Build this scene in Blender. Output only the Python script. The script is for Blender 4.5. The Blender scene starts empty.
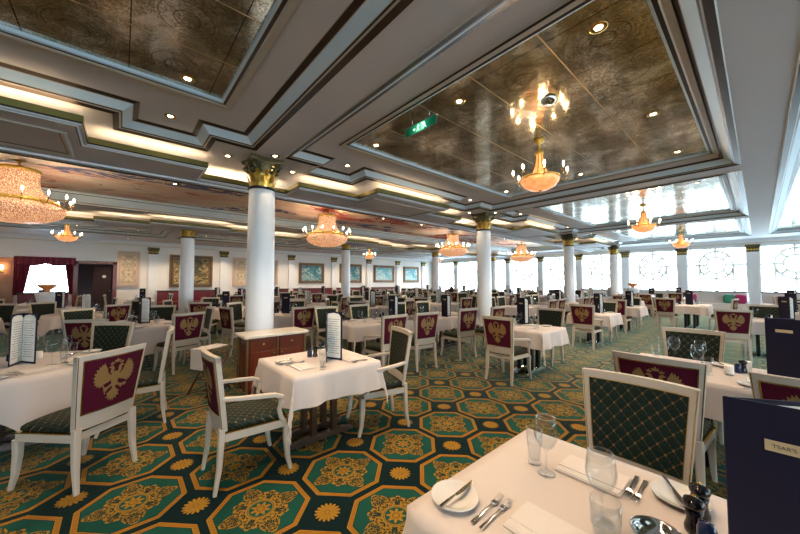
import bpy, math, random
from math import sin, cos, pi, radians, sqrt, atan2, hypot
random.seed(7)
S = bpy.context.scene
COL = S.collection
PI2 = 2*pi
D = 6.4; CX = [1.72+D*k for k in range(4)]; YA, YB = 5.42, 13.16
ZB, ZS, ZP, ZL, ZF = 3.56, 3.68, 3.70, 3.31, 3.86
XW, YW, XL, YR = 22.7, 21.0, -8.0, -6.0
ZTOP = 4.0

# ------------------------------------------------------------------ materials
MATS = {}
class X:
    """a float socket in a node tree, with arithmetic"""
    def __init__(s, t, o): s.t, s.o = t, o
    def m(s, op, *a, clamp=False):
        n = s.t.nodes.new('ShaderNodeMath'); n.operation = op; n.use_clamp = clamp
        for i, v in enumerate((s,)+a):
            if isinstance(v, X): s.t.links.new(v.o, n.inputs[i])
            else: n.inputs[i].default_value = float(v)
        return X(s.t, n.outputs[0])
    def __add__(s, b): return s.m('ADD', b)
    def __sub__(s, b): return s.m('SUBTRACT', b)
    def __rsub__(s, b): return (s*-1)+b
    def __mul__(s, b): return s.m('MULTIPLY', b)
    __radd__ = __add__; __rmul__ = __mul__
    def __truediv__(s, b): return s.m('DIVIDE', b)
    def lt(s, b): return s.m('LESS_THAN', b)
    def gt(s, b): return s.m('GREATER_THAN', b)
    def abs(s): return s.m('ABSOLUTE')
    def fr(s): return s.m('FRACT')
    def max(s, b): return s.m('MAXIMUM', b)
    def min(s, b): return s.m('MINIMUM', b)
    def band(s, a, b): return s.gt(a)*s.lt(b)

def newmat(name, base=(.8,.8,.8), rough=.5, metal=0., spec=.5, emit=None, es=0.):
    m = bpy.data.materials.new(name); m.use_nodes = True
    b = m.node_tree.nodes['Principled BSDF']
    b.inputs['Base Color'].default_value = (*base, 1); b.inputs['Roughness'].default_value = rough
    b.inputs['Metallic'].default_value = metal; b.inputs['Specular IOR Level'].default_value = spec
    if emit: b.inputs['Emission Color'].default_value = (*emit, 1); b.inputs['Emission Strength'].default_value = es
    MATS[name] = m; return m
def nt(m): return m.node_tree, m.node_tree.nodes['Principled BSDF']
def coords(t, kind='Object'):
    c = t.nodes.new('ShaderNodeTexCoord'); s = t.nodes.new('ShaderNodeSeparateXYZ')
    t.links.new(c.outputs[kind], s.inputs[0]); return c.outputs[kind], X(t, s.outputs[0]), X(t, s.outputs[1]), X(t, s.outputs[2])
def comb(t, x, y, z=0.):
    c = t.nodes.new('ShaderNodeCombineXYZ')
    for i, v in enumerate((x, y, z)):
        if isinstance(v, X): t.links.new(v.o, c.inputs[i])
        else: c.inputs[i].default_value = v
    return c.outputs[0]
def noise(t, vec, scale, detail=2., rough=.5, dist=0.):
    n = t.nodes.new('ShaderNodeTexNoise'); n.inputs['Scale'].default_value = scale
    n.inputs['Detail'].default_value = detail; n.inputs['Roughness'].default_value = rough; n.inputs['Distortion'].default_value = dist
    t.links.new(vec, n.inputs['Vector']); return X(t, n.outputs[0])
def mixc(t, f, a, b):
    n = t.nodes.new('ShaderNodeMix'); n.data_type = 'RGBA'
    if isinstance(f, X): t.links.new(f.o, n.inputs[0])
    else: n.inputs[0].default_value = f
    for i, v in ((6, a), (7, b)):
        if isinstance(v, tuple): n.inputs[i].default_value = (*v, 1)
        else: t.links.new(v, n.inputs[i])
    return n.outputs[2]
def ramp(t, f, stops):
    n = t.nodes.new('ShaderNodeValToRGB'); t.links.new(f.o, n.inputs[0]); e = n.color_ramp.elements
    while len(e) < len(stops): e.new(.5)
    for i, (p, c) in enumerate(stops): e[i].position = p; e[i].color = (*c, 1)
    return n.outputs[0]
def bump(t, b, h, strength=.3, dist=.01):
    n = t.nodes.new('ShaderNodeBump'); n.inputs['Strength'].default_value = strength; n.inputs['Distance'].default_value = dist
    t.links.new(h.o, n.inputs['Height']); t.links.new(n.outputs[0], b.inputs['Normal'])

def textured(name, base, var, scale, rough=.5, metal=0., bs=0., detail=3):
    m = newmat(name, base, rough, metal); t, b = nt(m); v, x, y, z = coords(t)
    n = noise(t, v, scale, detail)
    t.links.new(mixc(t, n, tuple(c*(1-var) for c in base), tuple(min(1, c*(1+var)) for c in base)), b.inputs['Base Color'])
    if bs: bump(t, b, n, bs)
    return m

textured('cream_paint', (.51,.445,.365), .07, 9, .42)
textured('ceiling_paint', (.65,.625,.64), .04, 1.5, .55, bs=.03)
textured('white_paint', (.80,.83,.86), .03, 2, .45)
textured('fascia_daylit', (.66,.79,.86), .03, 2, .35)  # blue of the window daylight put into the fascia colour
textured('wall_paint', (.86,.85,.82), .03, 1.2, .5)
textured('column_paint', (.88,.90,.91), .03, 3, .28)
textured('bronze', (.040,.022,.013), .25, 14, .3, .5)
textured('brass', (.72,.46,.12), .2, 18, .24, 1.)
textured('gilt', (.75,.46,.10), .5, 26, .38, .9, .6)
textured('verdigris', (.13,.11,.05), .6, 30, .42, .7, .6)
textured('mahogany', (.16,.032,.014), .45, 5, .25)
textured('walnut', (.06,.028,.014), .4, 7, .35)
textured('black_metal', (.012,.012,.014), .2, 10, .3, .3)
textured('warm_wood', (.42,.20,.10), .3, 3, .4)
textured('olive_lip', (.20,.17,.045), .2, 4, .3, .55)
newmat('glazing_bar', (.80,.79,.72), .5); _b = MATS['glazing_bar'].node_tree; _p = _b.nodes['Principled BSDF']; _t = _b.nodes.new('ShaderNodeBsdfTranslucent'); _t.inputs[0].default_value = (.75,.76,.70,1); _m = _b.nodes.new('ShaderNodeMixShader'); _m.inputs[0].default_value = .03; _b.links.new(_p.outputs[0], _m.inputs[1]); _b.links.new(_t.outputs[0], _m.inputs[2]); _b.links.new(_m.outputs[0], _b.nodes['Material Output'].inputs[0])  # slight translucency lightens the bars in place of window flare
newmat('chrome', (.75,.75,.76), .12, 1.)
newmat('cutlery', (.62,.60,.58), .16, 1.)
textured('china', (.66,.64,.60), .02, 5, .12)
textured('stone_top', (.72,.66,.55), .08, 12, .2)
textured('maroon', (.070,.003,.016), .15, 60, .9, bs=.1); MATS['maroon'].node_tree.nodes['Principled BSDF'].inputs['Specular IOR Level'].default_value = .2
textured('maroon_leather', (.16,.012,.02), .3, 8, .4)
textured('emblem_gold', (.25,.145,.045), .2, 80, .55)
textured('navy_cover', (.007,.006,.022), .2, 12, .55); MATS['navy_cover'].node_tree.nodes['Principled BSDF'].inputs['Specular IOR Level'].default_value = .25
textured('page', (.80,.79,.74), .03, 5, .6)
newmat('ink', (.08,.07,.07), .6)
textured('napkin_cloth', (.64,.59,.55), .04, 30, .8, bs=.15)
textured('blue_glass', (.006,.016,.06), .2, 8, .1)
textured('black_gloss', (.006,.006,.008), .2, 8, .08)
textured('candle_wax', (.85,.80,.72), .03, 8, .4)
textured('curtain_red', (.20,.008,.03), .3, 5, .6)
textured('cushion_green', (.03,.22,.14), .2, 8, .7)
textured('cushion_pink', (.40,.02,.12), .2, 8, .7)
textured('orange_bowl', (.75,.30,.10), .2, 8, .4)
textured('rose_border', (.70,.50,.38), .1, 12, .5); textured('old_gold', (.22,.12,.04), .5, 22, .45, .5, .6)
textured('dark_door', (.035,.012,.012), .3, 6, .7)
textured('strip_gold', (.52,.40,.23), .12, 20, .4)
textured('plant_green', (.03,.06,.02), .5, 12, .7)
newmat('bulb', (1,.9,.7), .3, emit=(1,.72,.42), es=60)
newmat('sconce_shade', (1,.9,.7), .4, emit=(1,.62,.35), es=16)
newmat('downlight_glow', (1,.9,.8), .3, emit=(1,.80,.52), es=30)
newmat('cove_glow', (1,.9,.7), .4, emit=(1,.72,.42), es=30)
newmat('sign_white', (1,1,1), .4, emit=(.75,1,.85), es=1.6)
newmat('sign_green', (0,.25,.12), .4, emit=(0,.42,.17), es=.75)

def m_cloth():
    m = newmat('table_linen', (.56,.49,.445), .8); t, b = nt(m); v, x, y, z = coords(t)
    bump(t, b, noise(t, v, 5, 3), .25, .012)
    b.inputs['Sheen Weight'].default_value = .2
m_cloth()
def m_quilt():
    m = newmat('green_quilt', (.012,.05,.035), .75, spec=.25); t, b = nt(m); v, x, y, z = coords(t)
    a = (x+z)*1.0; p = (y+a)*15.; q = (y-a)*15.
    fp = (p.fr()-.5).abs(); fq = (q.fr()-.5).abs()   # 0.5 on the stitch lines
    line = fp.max(fq).gt(.455); dash = ((p+q)*3.).fr().gt(.3)
    knot = (fp+fq).gt(.86)
    c = mixc(t, noise(t, v, 40, 2), (.002,.010,.008), (.005,.021,.015))
    c = mixc(t, line*dash*.8, c, (.11,.065,.02)); c = mixc(t, knot, c, (.20,.11,.035))
    t.links.new(c, b.inputs['Base Color'])
    bump(t, b, (fp.max(fq)*-1.), .6, .01)
m_quilt()
def m_carpet():
    m = newmat('axminster_carpet', (.1,.1,.1), .95, spec=.1); t, b = nt(m); v, x, y, z = coords(t)
    u = (x-.765)/.655; w = (y-2.31)/.66
    fx = (u+.5+40).fr()-.5; fy = (w+.5+40).fr()-.5; ax = fx.abs(); ay = fy.abs()
    d = ax.max(ay).max((ax+ay)*.7071)
    r = (fx*fx+fy*fy).m('SQRT'); th = fy.m('ARCTAN2', fx)
    gx = (u+40).fr()-.5; gy = (w+40).fr()-.5; r2 = (gx*gx+gy*gy).m('SQRT'); th2 = gy.m('ARCTAN2', gx)
    wear = noise(t, v, 3, 3); fine = noise(t, v, 220, 1)
    gold = mixc(t, fine, (.15,.078,.007), (.32,.18,.02)); dark = (.002,.010,.011); teal = mixc(t, wear, (.004,.038,.028), (.008,.062,.045))
    # folded coordinates make the eight-fold scrollwork
    mx = ax.max(ay); mn = ax.min(ay); fold = comb(t, mx, mn, 0.)
    n1 = noise(t, fold, 9., 1., .4, 2.2); n2 = noise(t, comb(t, mn, mx, .7), 15., 1., .4, 1.6)
    scr = (n1-.5).abs().lt(.032).max((n2-.52).abs().lt(.03))
    leafr = .30+(th*8.).m('COSINE')*.035+(th*4.).m('COSINE')*.05
    inside = r.lt(leafr)*r.gt(.15)
    c = mixc(t, inside*.75, teal, dark)
    c = mixc(t, scr*inside, c, gold)
    c = mixc(t, ((r-leafr).abs()).lt(.010)*(th*24.).m('COSINE').gt(-.3), c, gold)
    c = mixc(t, r.band(.115,.150)*(1-r.band(.124,.130)), c, gold); c = mixc(t, r.lt(.115), c, teal)
    pet = .098*(.80+(th*8.).m('COSINE')*.22)
    c = mixc(t, r.lt(pet), c, gold); c = mixc(t, r.band(.030,.040), c, (.12,.05,.01))
    # rope border
    rope = ((fx+fy)*38.).fr().lt(.3)
    c = mixc(t, d.gt(.405), c, dark); c = mixc(t, d.band(.412,.462), c, gold)
    c = mixc(t, d.band(.424,.450)*rope, c, (.14,.035,.008)); c = mixc(t, d.band(.421,.424)+d.band(.450,.453), c, (.25,.08,.01))
    c = mixc(t, d.gt(.474), c, dark)
    pet2 = .125*(.72+(th2*8.).m('COSINE').abs()*.34)
    f2 = r2.lt(pet2); c = mixc(t, f2, c, gold)
    c = mixc(t, f2*((th2*8.).m('COSINE').abs().lt(.22))*r2.gt(.035), c, (.16,.07,.01)); c = mixc(t, r2.band(.022,.030), c, (.14,.05,.01))
    t.links.new(c, b.inputs['Base Color']); bump(t, b, fine, .35, .004); b.inputs['Sheen Weight'].default_value = .6; b.inputs['Sheen Roughness'].default_value = .22; b.inputs['Sheen Tint'].default_value = (.7,1,.72,1)
m_carpet()
def m_mirror():
    m = newmat('damask_mirror', (.5,.4,.25), .1, .82); t, b = nt(m); v, x, y, z = coords(t)
    lx = (x+40*.7)/.70; ly = (y-.48+40*.73)/.73
    sx = lx.fr()-.5; sy = ly.fr()-.5; fx = sx.abs(); fy = sy.abs(); rr = (sx*sx+sy*sy).m('SQRT')
    mx = fx.max(fy); mn = fx.min(fy)
    n1 = noise(t, comb(t, mx, mn, 0.), 17., 3., .55, 2.5); n2 = noise(t, v, 1.9, 4, .62, .4); n3 = noise(t, v, 30., 3, .6, .6)
    orn = (n1-.5).abs().lt(.06); ring = rr.band(.27,.285)+rr.band(.12,.14)+rr.band(.31,.318)
    c = ramp(t, n2+(n3-.5)*.4, [(.32,(.32,.265,.16)), (.47,(.62,.55,.39)), (.54,(.90,.85,.69)), (.64,(1,.98,.92))])
    c = mixc(t, orn*n2.lt(.60)*.55, c, (.08,.06,.03)); c = mixc(t, orn*n2.gt(.60)*.5, c, (.95,.90,.75)); c = mixc(t, ring*.6, c, (.10,.075,.04))
    seam = fy.gt(.4925); dk = fx.gt(.4935)
    c = mixc(t, seam, c, (.75,.55,.28)); c = mixc(t, dk*(1-seam), c, (.06,.045,.025)); t.links.new(c, b.inputs['Base Color'])
    t.links.new((.05+orn*.10+(n3*.12)+seam*.2).o, b.inputs['Roughness'])
    bump(t, b, n2+seam, .04, .02)
m_mirror()
def m_fresco():
    m = newmat('sky_fresco', (.6,.4,.3), .6); t, b = nt(m); v, x, y, z = coords(t)
    vv = comb(t, x*.45, y*1.3, 0.)
    a = noise(t, vv, .8, 4, .55, .6); q = noise(t, comb(t, x*.5+9., y*1.1), .55, 3, .5, .8); k = noise(t, comb(t, x+4., y*2.), 1.1, 5, .65, 1.4)
    c = ramp(t, a, [(.30,(.50,.28,.22)), (.40,(.75,.48,.36)), (.50,(.85,.68,.56)), (.66,(.86,.80,.74)), (.8,(.50,.58,.64))])
    c = mixc(t, q.gt(.62)*k.gt(.50)*.9, c, (.03,.07,.28)); c = mixc(t, q.lt(.385)*k.gt(.46)*.9, c, (.55,.05,.02))
    c = mixc(t, k.gt(.62)*.6, c, (.12,.06,.03)); t.links.new(c, b.inputs['Base Color'])
m_fresco()
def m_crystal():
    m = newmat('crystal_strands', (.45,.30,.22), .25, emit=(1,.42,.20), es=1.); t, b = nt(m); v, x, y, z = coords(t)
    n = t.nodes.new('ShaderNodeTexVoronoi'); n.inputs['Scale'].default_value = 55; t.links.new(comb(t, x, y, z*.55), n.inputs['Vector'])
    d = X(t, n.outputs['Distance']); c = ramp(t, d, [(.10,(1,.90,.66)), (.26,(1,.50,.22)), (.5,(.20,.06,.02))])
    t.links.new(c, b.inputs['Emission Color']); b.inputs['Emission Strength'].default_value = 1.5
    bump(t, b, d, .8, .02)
m_crystal()
def m_amber():
    m = newmat('amber_glass', (.85,.40,.14), .3, emit=(1,.36,.10), es=.85); t, b = nt(m); v, x, y, z = coords(t)
    n = noise(t, v, 14, 4, .6); t.links.new(ramp(t, n, [(.3,(.9,.22,.05)), (.6,(1,.42,.16))]), b.inputs['Emission Color'])
m_amber()
def m_painting(name, lo, mid, hi, sc=2.2):
    m = newmat(name, mid, .45); t, b = nt(m); v, x, y, z = coords(t)
    a = noise(t, comb(t, x*1.0, z*1.6, 3.), sc, 4, .6, 1.)
    t.links.new(ramp(t, a+(z*-.12), [(.3, lo), (.44, mid), (.50, mid), (.56, hi), (.60, mid), (.7, lo)]), b.inputs['Base Color'])
m_painting('sea_canvas', (.015,.06,.08), (.04,.20,.25), (.55,.62,.55))
m_painting('blue_canvas', (.05,.25,.33), (.12,.42,.52), (.75,.80,.75))
m_painting('garden_canvas', (.02,.02,.012), (.12,.09,.02), (.60,.42,.16))
def m_relief():
    m = newmat('carved_relief', (.6,.5,.35), .55, .2); t, b = nt(m); v, x, y, z = coords(t)
    n = noise(t, comb(t, x.abs(), z, 0.), 5.5, 4, .6, 1.6)
    t.links.new(ramp(t, n, [(.35,(.34,.27,.19)), (.55,(.74,.62,.45)), (.7,(.85,.68,.38))]), b.inputs['Base Color']); bump(t, b, n, 1., .08)
m_relief()
def m_sign():
    t, b = nt(MATS['sign_green']); v, x, y, z = coords(t); f = (1-(y.abs()*4.2)).max(.10)
    t.links.new((f*f*1.5).o, b.inputs['Emission Strength'])
m_sign()
def m_glass(name, tint, edge):
    m = bpy.data.materials.new(name); m.use_nodes = True; t = m.node_tree; t.nodes.clear()
    o = t.nodes.new('ShaderNodeOutputMaterial'); mx = t.nodes.new('ShaderNodeMixShader'); tr = t.nodes.new('ShaderNodeBsdfTransparent'); gl = t.nodes.new('ShaderNodeBsdfGlossy')
    lw = t.nodes.new('ShaderNodeLayerWeight'); lw.inputs[0].default_value = .5
    fac = (X(t, lw.outputs['Facing']).m('POWER', edge[0])*edge[1]+edge[2])
    tr.inputs[0].default_value = (*tint, 1); gl.inputs[0].default_value = (.9,.93,.95,1); gl.inputs[1].default_value = .02
    t.links.new(fac.o, mx.inputs[0]); t.links.new(tr.outputs[0], mx.inputs[1]); t.links.new(gl.outputs[0], mx.inputs[2]); t.links.new(mx.outputs[0], o.inputs[0])
    MATS[name] = m
m_glass('clear_glass', (.95,.965,.97), (2.8, .55, .02)); m_glass('window_glass', (.97,.98,.98), (5., .5, .03))

# ------------------------------------------------------------------ mesh builder
class MB:
    def __init__(s, *mats): s.v, s.f, s.mi, s.sm, s.mats = [], [], [], [], list(mats)
    def add(s, vs, fs, mi=0, sm=False):
        o = len(s.v); s.v += [tuple(p) for p in vs]
        for f in fs: s.f.append([i+o for i in f]); s.mi.append(mi); s.sm.append(sm)
        return s
    def box(s, a, b, mi=0):
        x0,y0,z0 = a; x1,y1,z1 = b
        return s.add([(x0,y0,z0),(x1,y0,z0),(x1,y1,z0),(x0,y1,z0),(x0,y0,z1),(x1,y0,z1),(x1,y1,z1),(x0,y1,z1)],
                     [(0,3,2,1),(4,5,6,7),(0,1,5,4),(1,2,6,5),(2,3,7,6),(3,0,4,7)], mi)
    def bbox(s, a, b, c=.006, mi=0):
        """box with chamfered vertical and top edges"""
        x0,y0,z0 = a; x1,y1,z1 = b
        def ring(i, z): return [(x0+i+c,y0+i,z),(x1-i-c,y0+i,z),(x1-i,y0+i+c,z),(x1-i,y1-i-c,z),(x1-i-c,y1-i,z),(x0+i+c,y1-i,z),(x0+i,y1-i-c,z),(x0+i,y0+i+c,z)]
        return s.loft([ring(0,z0), ring(0,z1-c), ring(c*.6,z1)], mi, caps=True)
    def loft(s, rings, mi=0, sm=False, caps=True, closed=True):
        n = len(rings[0]); o = len(s.v); vs = [p for r in rings for p in r]; fs = []
        for k in range(len(rings)-1):
            for i in range(n if closed else n-1):
                j = (i+1) % n; fs.append((k*n+i, k*n+j, (k+1)*n+j, (k+1)*n+i))
        s.add(vs, fs, mi, sm)
        if caps and closed:
            s.f.append([o+i for i in range(n)][::-1]); s.mi.append(mi); s.sm.append(False)
            s.f.append([o+(len(rings)-1)*n+i for i in range(n)]); s.mi.append(mi); s.sm.append(False)
        return s
    def lathe(s, prof, n=20, c=(0,0,0), mi=0, sm=True, mod=None, caps=False):
        rings = []
        for k, (r, z) in enumerate(prof):
            rings.append([(c[0]+(r*(mod(a, k) if mod else 1))*cos(a), c[1]+(r*(mod(a, k) if mod else 1))*sin(a), c[2]+z) for a in [PI2*i/n for i in range(n)]])
        return s.loft(rings, mi, sm, caps)
    def tube(s, pts, rad, n=6, mi=0, sm=True, sq=None):
        rings = []
        for i, p in enumerate(pts):
            a = pts[max(0,i-1)]; b = pts[min(len(pts)-1,i+1)]
            t = [b[k]-a[k] for k in range(3)]; L = sqrt(sum(q*q for q in t)) or 1; t = [q/L for q in t]
            up = (0,0,1) if abs(t[2]) < .9 else (0,1,0)
            u = [t[1]*up[2]-t[2]*up[1], t[2]*up[0]-t[0]*up[2], t[0]*up[1]-t[1]*up[0]]; L = sqrt(sum(q*q for q in u)); u = [q/L for q in u]
            w = [u[1]*t[2]-u[2]*t[1], u[2]*t[0]-u[0]*t[2], u[0]*t[1]-u[1]*t[0]]
            r = rad[i] if isinstance(rad, (list, tuple)) else rad
            if sq: rings.append([tuple(p[k]+r*(q[0]*u[k]*sq[0]+q[1]*w[k]*sq[1]) for k in range(3)) for q in ((-1,-.7),(-.7,-1),(.7,-1),(1,-.7),(1,.7),(.7,1),(-.7,1),(-1,.7))])
            else: rings.append([tuple(p[k]+r*(cos(PI2*j/n)*u[k]+sin(PI2*j/n)*w[k]) for k in range(3)) for j in range(n)])
        return s.loft(rings, mi, sm)
    def ball(s, c, r, n=8, mi=0, sz=1.):
        return s.lathe([(r*sin(pi*k/n)+1e-4, -r*sz*cos(pi*k/n)) for k in range(n+1)], n*2, c, mi)
    def mesh(s, name):
        me = bpy.data.meshes.new(name); me.from_pydata(s.v, [], s.f)
        for m in s.mats: me.materials.append(MATS[m])
        me.polygons.foreach_set('material_index', s.mi); me.polygons.foreach_set('use_smooth', s.sm); me.update(); return me
    def build(s, name, parent=None, loc=None):
        o = bpy.data.objects.new(name, s.mesh(name)); COL.objects.link(o)
        if parent is not None: o.parent = parent
        if loc: o.location = loc
        return o
def tag(o, label=None, cat=None, group=None, kind=None):
    if label: o['label'] = label
    if cat: o['category'] = cat
    if group: o['group'] = group
    if kind: o['kind'] = kind
    return o
def empty(name, loc=(0,0,0), rz=0):
    o = bpy.data.objects.new(name, None); o.empty_display_size = .1; COL.objects.link(o); o.location = loc; o.rotation_euler = (0,0,rz); return o
def struct(o): o['kind'] = 'structure'; return o
def children(o): return KIDS.get(o.name, [])
KIDS = {}
def freeze(o):
    """remember a prototype's children so copies need no scene update"""
    for c in bpy.data.objects:
        if c.parent: KIDS.setdefault(c.parent.name, [])
    for c in bpy.data.objects:
        if c.parent and c not in KIDS[c.parent.name]: KIDS[c.parent.name].append(c)
def copy_tree(o, parent=None):
    c = o.copy(); COL.objects.link(c)
    if parent is not None: c.parent = parent
    for ch in children(o): copy_tree(ch, c)
    return c
PROTO = {}; USED = set()
def place(kind, loc, rz, label, group=None):
    """first use moves the prototype itself, every later one is a copy"""
    p = PROTO[kind]
    if kind in USED: o = copy_tree(p)
    else: USED.add(kind); o = p
    o.location = loc; o.rotation_euler = (0,0,rz); o['label'] = label
    if group: o['group'] = group
    elif 'group' in o.keys(): del o['group']
    return o

# ------------------------------------------------------------------ ceiling
def dxcol(x): return min(abs(x-(CX[0]+D*k)) for k in range(-2, 5))
def level(x, y):
    if x > 20.92+.27: return (ZB, 'b')
    d = dxcol(x)
    top = 5.5 if .82 < d < 1.8 else 4.98
    if .2 < y < top and d > .27:
        if d > .88 and .48 < y < 4.13: return (ZP, 'm')
        return (ZS, 's')
    if -4.6 < y < -.36 and x < 20.7: return (ZP, 'm')
    if 6.6 < y < 11.7 and x < 20.9: return (ZF, 'f')
    if 13.9 < y < 18.2 and d > .27:
        if d > .88 and 14.4 < y < 17.7: return (ZP, 'm')
        return (ZS, 's')
    return (ZB, 'b')
xs = {XL, XW, 21.19, 20.7, 20.9}
for k in range(-2, 5):
    for q in (.27,.82,.88,1.8):
        for sg in (-1, 1):
            xx = CX[0]+D*k+sg*q
            if XL < xx < XW: xs.add(round(xx, 4))
ys = {YR, -4.6, -.36, .2, .48, 4.13, 4.98, 5.5, 6.6, 11.7, 13.9, 14.4, 17.7, 18.2, YW}
xs = sorted(xs); ys = sorted(ys)
LV = [[level((xs[i]+xs[i+1])/2, (ys[j]+ys[j+1])/2) for j in range(len(ys)-1)] for i in range(len(xs)-1)]
mi = {'b':0, 's':0, 'm':1, 'f':2}
mb = MB('ceiling_paint', 'damask_mirror', 'sky_fresco', 'white_paint')
for i in range(len(xs)-1):
    for j in range(len(ys)-1):
        z, k = LV[i][j]; x0,x1,y0,y1 = xs[i],xs[i+1],ys[j],ys[j+1]
        mb.add([(x0,y0,z),(x0,y1,z),(x1,y1,z),(x1,y0,z)], [(0,1,2,3)], mi[k])
        if i+1 < len(xs)-1 and abs(LV[i+1][j][0]-z) > 1e-6: z2 = LV[i+1][j][0]; mb.add([(x1,y0,z),(x1,y1,z),(x1,y1,z2),(x1,y0,z2)], [(0,1,2,3)], 3)
        if j+1 < len(ys)-1 and abs(LV[i][j+1][0]-z) > 1e-6: z2 = LV[i][j+1][0]; mb.add([(x0,y1,z),(x1,y1,z),(x1,y1,z2),(x0,y1,z2)], [(0,1,2,3)], 3)
mb.box((XL,YR,ZTOP), (XW,YW,ZTOP+.1), 0)
struct(mb.build('ceiling'))

TN = [0]
def trim(mbx, parent=None):
    TN[0] += 1; return struct(mbx.build('trim_%d' % TN[0], parent))
def sweep(path, prof, mats, closed=True, z=0.):
    """prof: list of (outward offset, z, material index of the strip that follows); path clockwise or not, offset to its right"""
    n = len(path); mbx = MB(*mats); rings = []
    for i in range(n):
        if closed: a, b, c = path[i-1], path[i], path[(i+1) % n]
        else: a, b, c = path[max(0,i-1)], path[i], path[min(n-1,i+1)]
        def nrm(p, q):
            dx, dy = q[0]-p[0], q[1]-p[1]; L = hypot(dx, dy)
            return (dy/L, -dx/L) if L > 0 else None
        n1, n2 = nrm(a, b), nrm(b, c); n1 = n1 or n2; n2 = n2 or n1
        mx, my = n1[0]+n2[0], n1[1]+n2[1]; L = (mx*mx+my*my)/2 or 1
        mx, my = mx/L, my/L
        rings.append([(b[0]+mx*o, b[1]+my*o, z+h) for o, h, _ in prof])
    m = len(prof)
    for i in range(n if closed else n-1):
        j = (i+1) % n
        for k in range(m-1):
            A, B = rings[i], rings[j]
            mbx.add([A[k], A[k+1], B[k+1], B[k]], [(0,1,2,3)], prof[k][2])
    return mbx
CM = ('ceiling_paint', 'bronze', 'fascia_daylit', 'cream_paint')
# recess cornice: path counter-clockwise, +offset = outside (over the beam), -offset = inside (over the soffit)
CROWN = [(-.30,.12,3),(-.285,.105,1),(-.225,.095,3),(-.215,.085,2),(-.13,.075,2),(-.115,.015,3),(-.095,.012,1),(-.07,.004,3),(-.045,0,1),(.0,-.012,1),(.035,-.014,3),(.05,0,0)]
CROWN = [(-.20,.12,3),(-.19,.118,1),(-.135,.10,3),(-.128,.095,2),(-.04,.022,3),(-.036,.018,1),(-.022,.010,3),(-.008,.002,1),(.045,-.012,1),(.052,-.014,3),(.062,0,0)]
FRAME = [(-.012,.02,2),(-.012,-.012,2),(.010,-.018,1),(.042,-.016,3),(.060,-.028,3),(.11,-.028,1),(.12,-.01,3),(.135,.0,0)]
for k in range(-1, 4):
    c0 = CX[0]+D*k; a = max(c0+.27, XL+.1); b = c0+D-.27
    if k == 3: continue
    p = [(a,.2),(b,.2),(b,4.98),(b-.55,4.98),(b-.55,5.5),(b-1.53,5.5),(b-1.53,4.98),(a+1.53,4.98),(a+1.53,5.5),(a+.55,5.5),(a+.55,4.98),(a,4.98)]
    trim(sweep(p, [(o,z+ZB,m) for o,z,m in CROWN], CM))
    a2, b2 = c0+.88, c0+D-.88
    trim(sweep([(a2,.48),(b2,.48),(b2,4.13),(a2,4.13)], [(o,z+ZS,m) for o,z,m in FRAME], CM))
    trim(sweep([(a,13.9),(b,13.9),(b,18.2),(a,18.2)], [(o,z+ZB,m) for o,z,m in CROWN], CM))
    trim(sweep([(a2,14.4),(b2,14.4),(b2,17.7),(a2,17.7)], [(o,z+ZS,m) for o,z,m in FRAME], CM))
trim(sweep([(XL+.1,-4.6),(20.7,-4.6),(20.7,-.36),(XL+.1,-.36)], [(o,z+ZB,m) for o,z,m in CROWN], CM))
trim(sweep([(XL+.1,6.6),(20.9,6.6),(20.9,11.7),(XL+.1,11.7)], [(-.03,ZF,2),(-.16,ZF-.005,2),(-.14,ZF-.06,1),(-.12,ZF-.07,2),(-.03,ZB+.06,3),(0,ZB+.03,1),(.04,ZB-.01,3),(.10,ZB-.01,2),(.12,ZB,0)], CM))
# dropped ledges that carry the cove lamps
def ledge(edge, yback, name_k):
    bx = []
    for k in range(-2, 5):
        for sg, q in ((-1,2.35 if name_k else 2.1),(-1,1.1 if name_k else .75),(1,1.1 if name_k else .75),(1,2.35 if name_k else 2.1)):
            xx = CX[0]+D*k+sg*q
            if XL < xx < 20.9: bx.append(xx)
    bx = [XL+.02]+sorted(bx)+[20.9]
    path = []
    for i in range(len(bx)-1):
        e = edge(dxcol((bx[i]+bx[i+1])/2)); path += [(bx[i], e), (bx[i+1], e)]
    mbx = MB('ceiling_paint', 'olive_lip', 'bronze', 'white_paint')
    for i in range(0, len(path), 2):
        (x0, e), (x1, _) = path[i], path[i+1]
        for z, m in ((ZL,0),(ZL+.035,3)):
            mbx.add([(x0,e+(.05 if z > ZL else 0),z),(x1,e+(.05 if z > ZL else 0),z),(x1,yback,z),(x0,yback,z)], [(0,1,2,3)], m)
        mbx.add([(x0,yback,ZL),(x1,yback,ZL),(x1,yback,ZB+.01),(x0,yback,ZB+.01)], [(0,1,2,3)], 3)
        mbx.add([(x0,yback-.1,ZL+.035),(x1,yback-.1,ZL+.035),(x1,yback-.1,ZB+.01),(x0,yback-.1,ZB+.01)], [(0,1,2,3)], 0)
    lip = sweep(path, [(-.05,ZL+.035,1),(-.05,ZL+.11,1),(0,ZL+.115,1),(.012,ZL+.11,1),(.012,ZL+.035,2),(.0,ZL+.02,3),(-.045,ZL-.012,2),(-.06,ZL-.012,0),(-.06,ZL,0)], ('ceiling_paint','olive_lip','bronze','white_paint'), closed=False)
    o = len(mbx.v); mbx.add(lip.v, lip.f, 0)
    mbx.mi[-len(lip.mi):] = lip.mi
    L = trim(mbx)
    glow = MB('cove_glow')
    for i in range(0, len(path), 2):
        (x0, e), (x1, _) = path[i], path[i+1]
        if x1-x0 > .3: glow.box((x0+.08, e+.075, ZL+.07), (x1-.08, e+.105, ZL+.085))
    g = glow.build('cove_lamp', L)
    return path
pth1 = ledge(lambda d: 6.33 if d < .75 else (5.68 if d < 2.1 else 5.0), 6.62, 0)
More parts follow.
